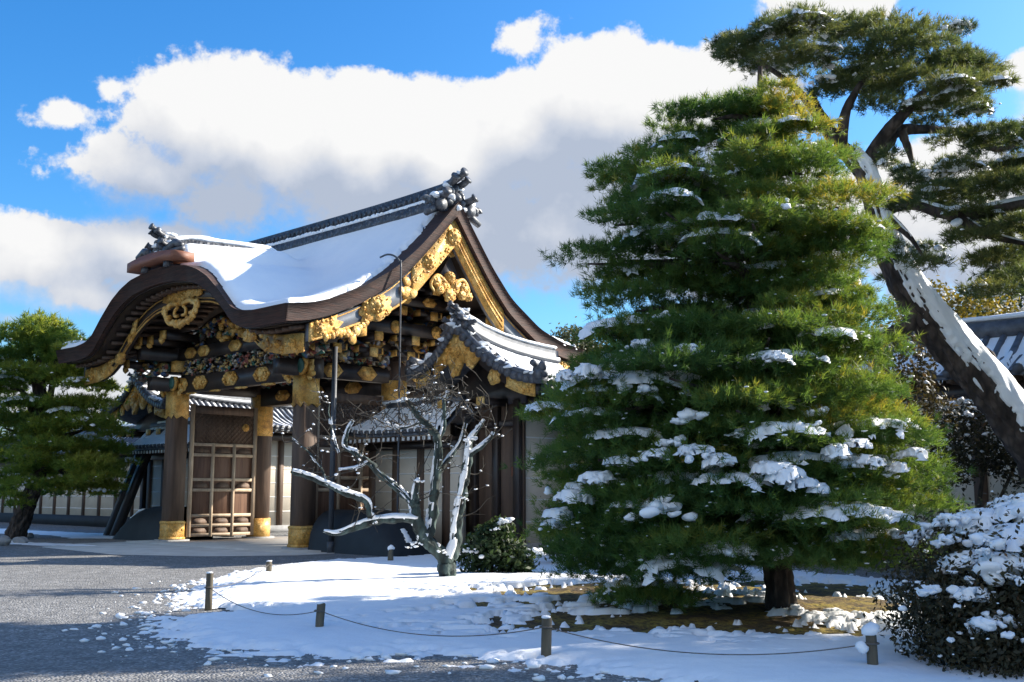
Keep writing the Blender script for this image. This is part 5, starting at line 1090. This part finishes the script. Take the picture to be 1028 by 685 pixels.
b2 = P(975, 310, 29); b = np.array([b2[0], b2[1], 0]); shrub('broadleaf_tree', b, [(b + [0, 0, 6.0], (1.7, 1.2, .9)), (b + [-1.2, 0, 6.6], (1.0, .9, .7)), (b + [1.2, 0, 5.6], (1.3, 1, .8)), (b + [-.6, 0, 5.2], (1.3, 1, .7)), (b + [-2.2, 0, 5.4], (1.0, .9, .8))], 9500, .075, 'leaf_yellow', 'yellow-leaved tree behind the snowy wall roof on the right', 'tree', flecks=.02, snow_top=.15, trunk=stems(b, [b + [0, 0, 5.6], b + [-1, 0, 6.3], b + [1.1, 0, 5.5]], .14))
b2 = P(1030, 300, 34); b = np.array([b2[0], b2[1], 0]); shrub('evergreen_tree', b, [(b + [0, 0, 7.2], (2.4, 1.5, 1.4)), (b + [1.6, 0, 8.4], (2.0, 1.5, 1.3)), (b + [-1.6, 0, 6.4], (1.7, 1.2, 1.1)), (b + [-.2, 0, 5.4], (2.4, 1.2, .9))], 12000, .09, 'leaf', 'dark evergreen tree behind the wall at the far right edge', 'tree', flecks=.03, trunk=stems(b, [b + [0, 0, 6.2], b + [1.2, 0, 7], b + [-1, 0, 5.6]], .16))
b2 = P(572, 330, 58); b = np.array([b2[0], b2[1], 0]); shrub('round_tree', b, [(b + [0, 0, 8.6], (2.0, 1.8, 1.9)), (b + [1.2, 0, 8.0], (1.5, 1.3, 1.4)), (b + [-1.0, 0, 7.8], (1.3, 1.2, 1.4)), (b + [.2, 0, 9.7], (1.2, 1.1, .9)), (b + [1.6, 0, 9.0], (.9, .9, .9))], 7000, .12, 'leaf_olive', 'distant round olive-green tree behind the gate roof', 'tree', trunk=stems(b, [b + [0, 0, 8], b + [1.0, 0, 8.6], b + [-.8, 0, 8.2]], .2), inner=.3)
mb = MB()
for k in range(46):
    f = k / 45; c = np.array([-95 + 75 * f, 62 + 22 * f + rng.uniform(-4, 4), rng.uniform(2.0, 4.5)]); r = rng.uniform(2.6, 4.6); v = rng.normal(size=(520, 3)); v /= np.linalg.norm(v, axis=1, keepdims=True); p = c + v * [r, r, r * 1.1] * rng.uniform(.7, 1.08, (520, 1)); ok = p[:, 2] > .1
    leaves(mb, p[ok], (v + rng.normal(size=v.shape) * .6)[ok], (.35 + .2 * v[:, 2] + rng.normal(size=520) * .15)[ok], .26)
tag(mb.build('far_woods', 'leaf'), None, None, kind='stuff')
# ---- bare plum tree with snow on its boughs
D = 19.3; pb2 = G(450, 588)
def L_(*q): return [(*P(a, b, D + dd), r) for a, b, dd, r in q]
plumb = [L_((450, 590, 0, .25), (449, 575, 0, .20), (448, 562, 0, .18)), L_((448, 563, 0, .15), (438, 552, -.05, .14), (426, 541, -.1, .13), (419, 522, -.1, .12), (416, 505, -.1, .11)),
         L_((418, 522, -.1, .09), (400, 521, -.3, .085), (378, 523, -.4, .08), (358, 529, -.5, .07), (339, 536, -.5, .045), (325, 534, -.5, .02)),
         L_((376, 523, -.4, .06), (370, 516, -.5, .06), (368, 504, -.5, .065), (350, 496, -.6, .06), (331, 488, -.6, .055), (310, 479, -.7, .05), (293, 474, -.8, .045)),
         L_((417, 508, -.1, .09), (404, 495, .1, .08), (390, 484, .2, .075), (374, 468, .3, .07), (359, 456, .3, .06), (347, 448, .4, .055), (350, 432, .4, .03), (355, 422, .4, .015)),
         L_((428, 545, -.1, .12), (433, 525, .1, .11), (436, 500, .1, .1), (438, 475, .1, .095), (440, 446, .1, .09), (433, 430, .1, .08), (420, 418, .1, .065), (408, 402, 0, .05)),
         L_((440, 446, .1, .06), (446, 425, .2, .05), (446, 405, .2, .04), (450, 392, .2, .02)), L_((451, 563, 0, .15), (457, 545, .1, .13), (459, 520, .1, .12), (463, 500, .1, .11), (467, 480, .1, .1), (470, 455, .1, .09), (472, 441, .1, .075), (480, 430, .1, .045), (486, 421, .1, .02)),
         L_((470, 458, .1, .05), (482, 450, 0, .045), (493, 440, 0, .035), (496, 434, 0, .02)), L_((437, 480, .1, .06), (450, 462, .3, .05), (462, 445, .4, .03), (468, 425, .4, .02)), L_((417, 505, -.1, .08), (418, 492, -.1, .075), (419, 484, -.1, .06)),
         L_((370, 464, .3, .03), (358, 470, .2, .02), (340, 472, .2, .012)), L_((425, 424, .1, .035), (405, 430, .3, .025), (385, 425, .3, .015)), L_((330, 488, -.6, .03), (322, 470, -.6, .022), (305, 450, -.6, .012), (292, 438, -.6, .006)), L_((340, 455, .4, .02), (333, 430, .4, .018), (330, 405, .4, .01))]
t = thing('bare_tree', pb2, 'gnarled leafless tree with lichen-blue trunks and snow along its boughs, before the gate', 'bare tree')
mb = MB()
k_ = 0.
for b in plumb:
    p = crom([q[:3] for q in b], 5); r = crom([[q[3], 0] for q in b], 5)[:, 0]; rr_ = np.maximum(r * .80 * (1 + .14 * np.sin(np.arange(len(r)) * 1.9 + k_) * (rng.random(len(r)) > .4)), .006); k_ += 1.3; cyl_field(mb, p + rng.normal(size=p.shape) * .010, rr_, bark_disp(.30, int(k_ * 7)), 18, None, .05); mb.lumps([p[-1]], [(rr_[-1],) * 3], 1, .1)
mb.build('trunk', 'plum', t, smooth=True, origin=pb2)
mb = MB(); sm = MB(); allp = []
for k, b in enumerate(plumb):
    p = crom([q[:3] for q in b], 5); r = np.maximum(crom([[q[3], 0] for q in b], 5)[:, 0] * .78, .006)
    if k > 0:
        rs_ = r * .80 / .78 + .004; steep = abs(p[-1][2] - p[0][2]) > .8 * np.linalg.norm(p[-1][:2] - p[0][:2])
        n0, cut = ((-.55, -.35, .75), .68) if steep else ((.05, -.22, 1.), .50)
        if k == 7: n0, cut = (-.15, -.85, .5), .66
        cyl_field(sm, p, rs_, snow_disp(n0, cut, .028, 40 + k), 22, lambda h: h > -.035, .03)
    if k >= 2:
        for _ in range(7):
            i = rng.integers(0, len(p)); a = p[i]; d = rng.normal(size=3); d[2] = abs(d[2]) * .7; d /= np.linalg.norm(d); ll = rng.uniform(.2, .75)
            pts = [a, a + d * ll * .5 + rng.normal(size=3) * .04, a + d * ll + rng.normal(size=3) * .08 + [0, 0, .05]]; q = crom(pts, 3); mb.tube(q, np.linspace(.013, .004, len(q)), 4, cap=False); allp += list(q)
            for _ in range(2):
                i2 = rng.integers(2, len(q)); d2 = d + rng.normal(size=3) * .7; d2 /= np.linalg.norm(d2); mb.tube([q[i2], q[i2] + d2 * ll * .4], [.006, .003], 3, cap=False); allp.append(q[i2] + d2 * ll * .3)
# dense twig heads
for px, py, k in ((425, 400, 60), (400, 418, 46), (448, 398, 46), (372, 425, 26), (468, 415, 26), (432, 380, 40)):
    c = P(px, py, D + .2)
    for _ in range(k):
        a = c + rng.normal(size=3) * [.30, .3, .20]; d = rng.normal(size=3); d /= np.linalg.norm(d); ll = rng.uniform(.15, .5); q = [a - d * ll / 2, a + rng.normal(size=3) * .03, a + d * ll / 2]; mb.tube(q, [.010, .008, .004], 4, cap=False); allp.append(q[1])
mb.build('twigs', 'twig', t, origin=pb2)
allp = np.array(allp); ii = rng.integers(0, len(allp), 170); sm.lumps(allp[ii] + [0, 0, .008], rng.uniform(.006, .022, (170, 1)) * np.array([1.6, 1.6, .8]), 1, .4)
for px, py, s, k in ((419, 482, .07, 6), (473, 440, .08, 8), (418, 545, .10, 8), (443, 552, .08, 6), (406, 400, .06, 5), (465, 500, .06, 6), ): snow_patch(sm, P(px, py, D - .12), s, k)
sm.build('branch_snow', 'snow', t, smooth=True, origin=pb2)
#@@SMALL
# ------------------------------------------------------------------ stakes, ropes, small things
tops = []
PL = ['taller wooden stake at the left tip of the snowy garden', 'short stake at the back edge of the snow near the gate', 'dark rope stake second from the left along the snow edge', 'rope stake in the middle foreground at the snow edge', 'rope stake with a round ball of snow on top, beside the corner shrub']
for k, (px, py, h, r) in enumerate([(209, 613, .50, .05), (270, 578, .27, .055), (320, 639, .36, .048), (548, 663, .40, .05), (877, 679, .36, .05)]):
    b = G(px, py); t = thing('rope_stake', b, PL[k], 'stake', 'stakes round the garden')
    mb = MB(); lean = rng.normal(size=2) * .012; mb.tube([b + [0, 0, -.1], b + [lean[0] * .5, 0, h * .5], b + [lean[0], lean[1], h - .012], b + [lean[0], lean[1], h]], [r, r, r * .98, r * .88], 12, .025); mb.build('stake_post', 'post', t, origin=b)
    mb = MB(); q = b + [0, 0, h * (.78 if k != 0 else .62)]; mb.tube([q + [math.cos(a) * (r + .006), math.sin(a) * (r + .006), 0] for a in np.linspace(0, 6.28, 17)], np.full(17, .009), 5); mb.build('rope_loop', 'rope', t, origin=b)
    mb = MB(); 
    if k == 4: mb.lumps([b + [0, 0, h + .035], b + [-.09, -.02, h * .70]], [(.075, .075, .06), (.055, .05, .05)], 2, .2)
    else: mb.lumps([b + [0, 0, h + .004]], [(r * .95, r * .95, .016)], 2, .15)
    mb.build('snow_cap', 'snow', t, smooth=True, origin=b); tops.append(q)
for (i, j, lab) in ((0, 2, 'sagging dark rope between the left tip stake and the next foreground stake'), (2, 3, 'sagging dark rope over the snow between the two foreground stakes'), (3, 4, 'sagging dark rope from the middle stake to the snow-ball stake'), (1, 0, 'dark rope along the back edge of the snowy garden')):
    a, b = tops[i], tops[j]; u = np.linspace(0, 1, 24)[:, None]; q = a * (1 - u) + b * u; q[:, 2] -= (.17 if i != 1 else .1) * 4 * (u * (1 - u))[:, 0]; q[:, 2] = np.maximum(q[:, 2], .10)
    mb = MB(); mb.tube(q, np.full(24, .0055), 5); tag(mb.build('garden_rope', 'rope', origin=a), lab, 'rope', 'ropes between the stakes')
b = G(392, 567); mb = MB(); mb.tube([b + [0, 0, -.05], b + [0, 0, .22], b + [.01, 0, .36]], [.07, .06, .05], 9, .08); t = thing('tree_stub', b, 'small cut stub with a snow cap left of the bare tree', 'stub'); mb.build('stub_wood', 'post', t, origin=b)
mb = MB(); mb.lumps([b + [0, 0, .37]], [(.08, .08, .06)], 2, .2); mb.build('snow_cap', 'snow', t, smooth=True, origin=b)
for k, (px, py, s) in enumerate([(3, 548, .28), (22, 546, .2), (30, 540, .16)]):
    b = G(px, py); mb = MB(); mb.lumps([b + [0, 0, s * .4]], [(s, s * .8, s * .6)], 3, .3)
    tag(mb.build('garden_rock', 'stone', smooth=True, origin=b), ['largest pale rock at the foot of the left pine', 'middle-sized pale rock at the foot of the left pine', 'smallest pale rock at the foot of the left pine'][k], 'rock', 'rocks under the left pine')
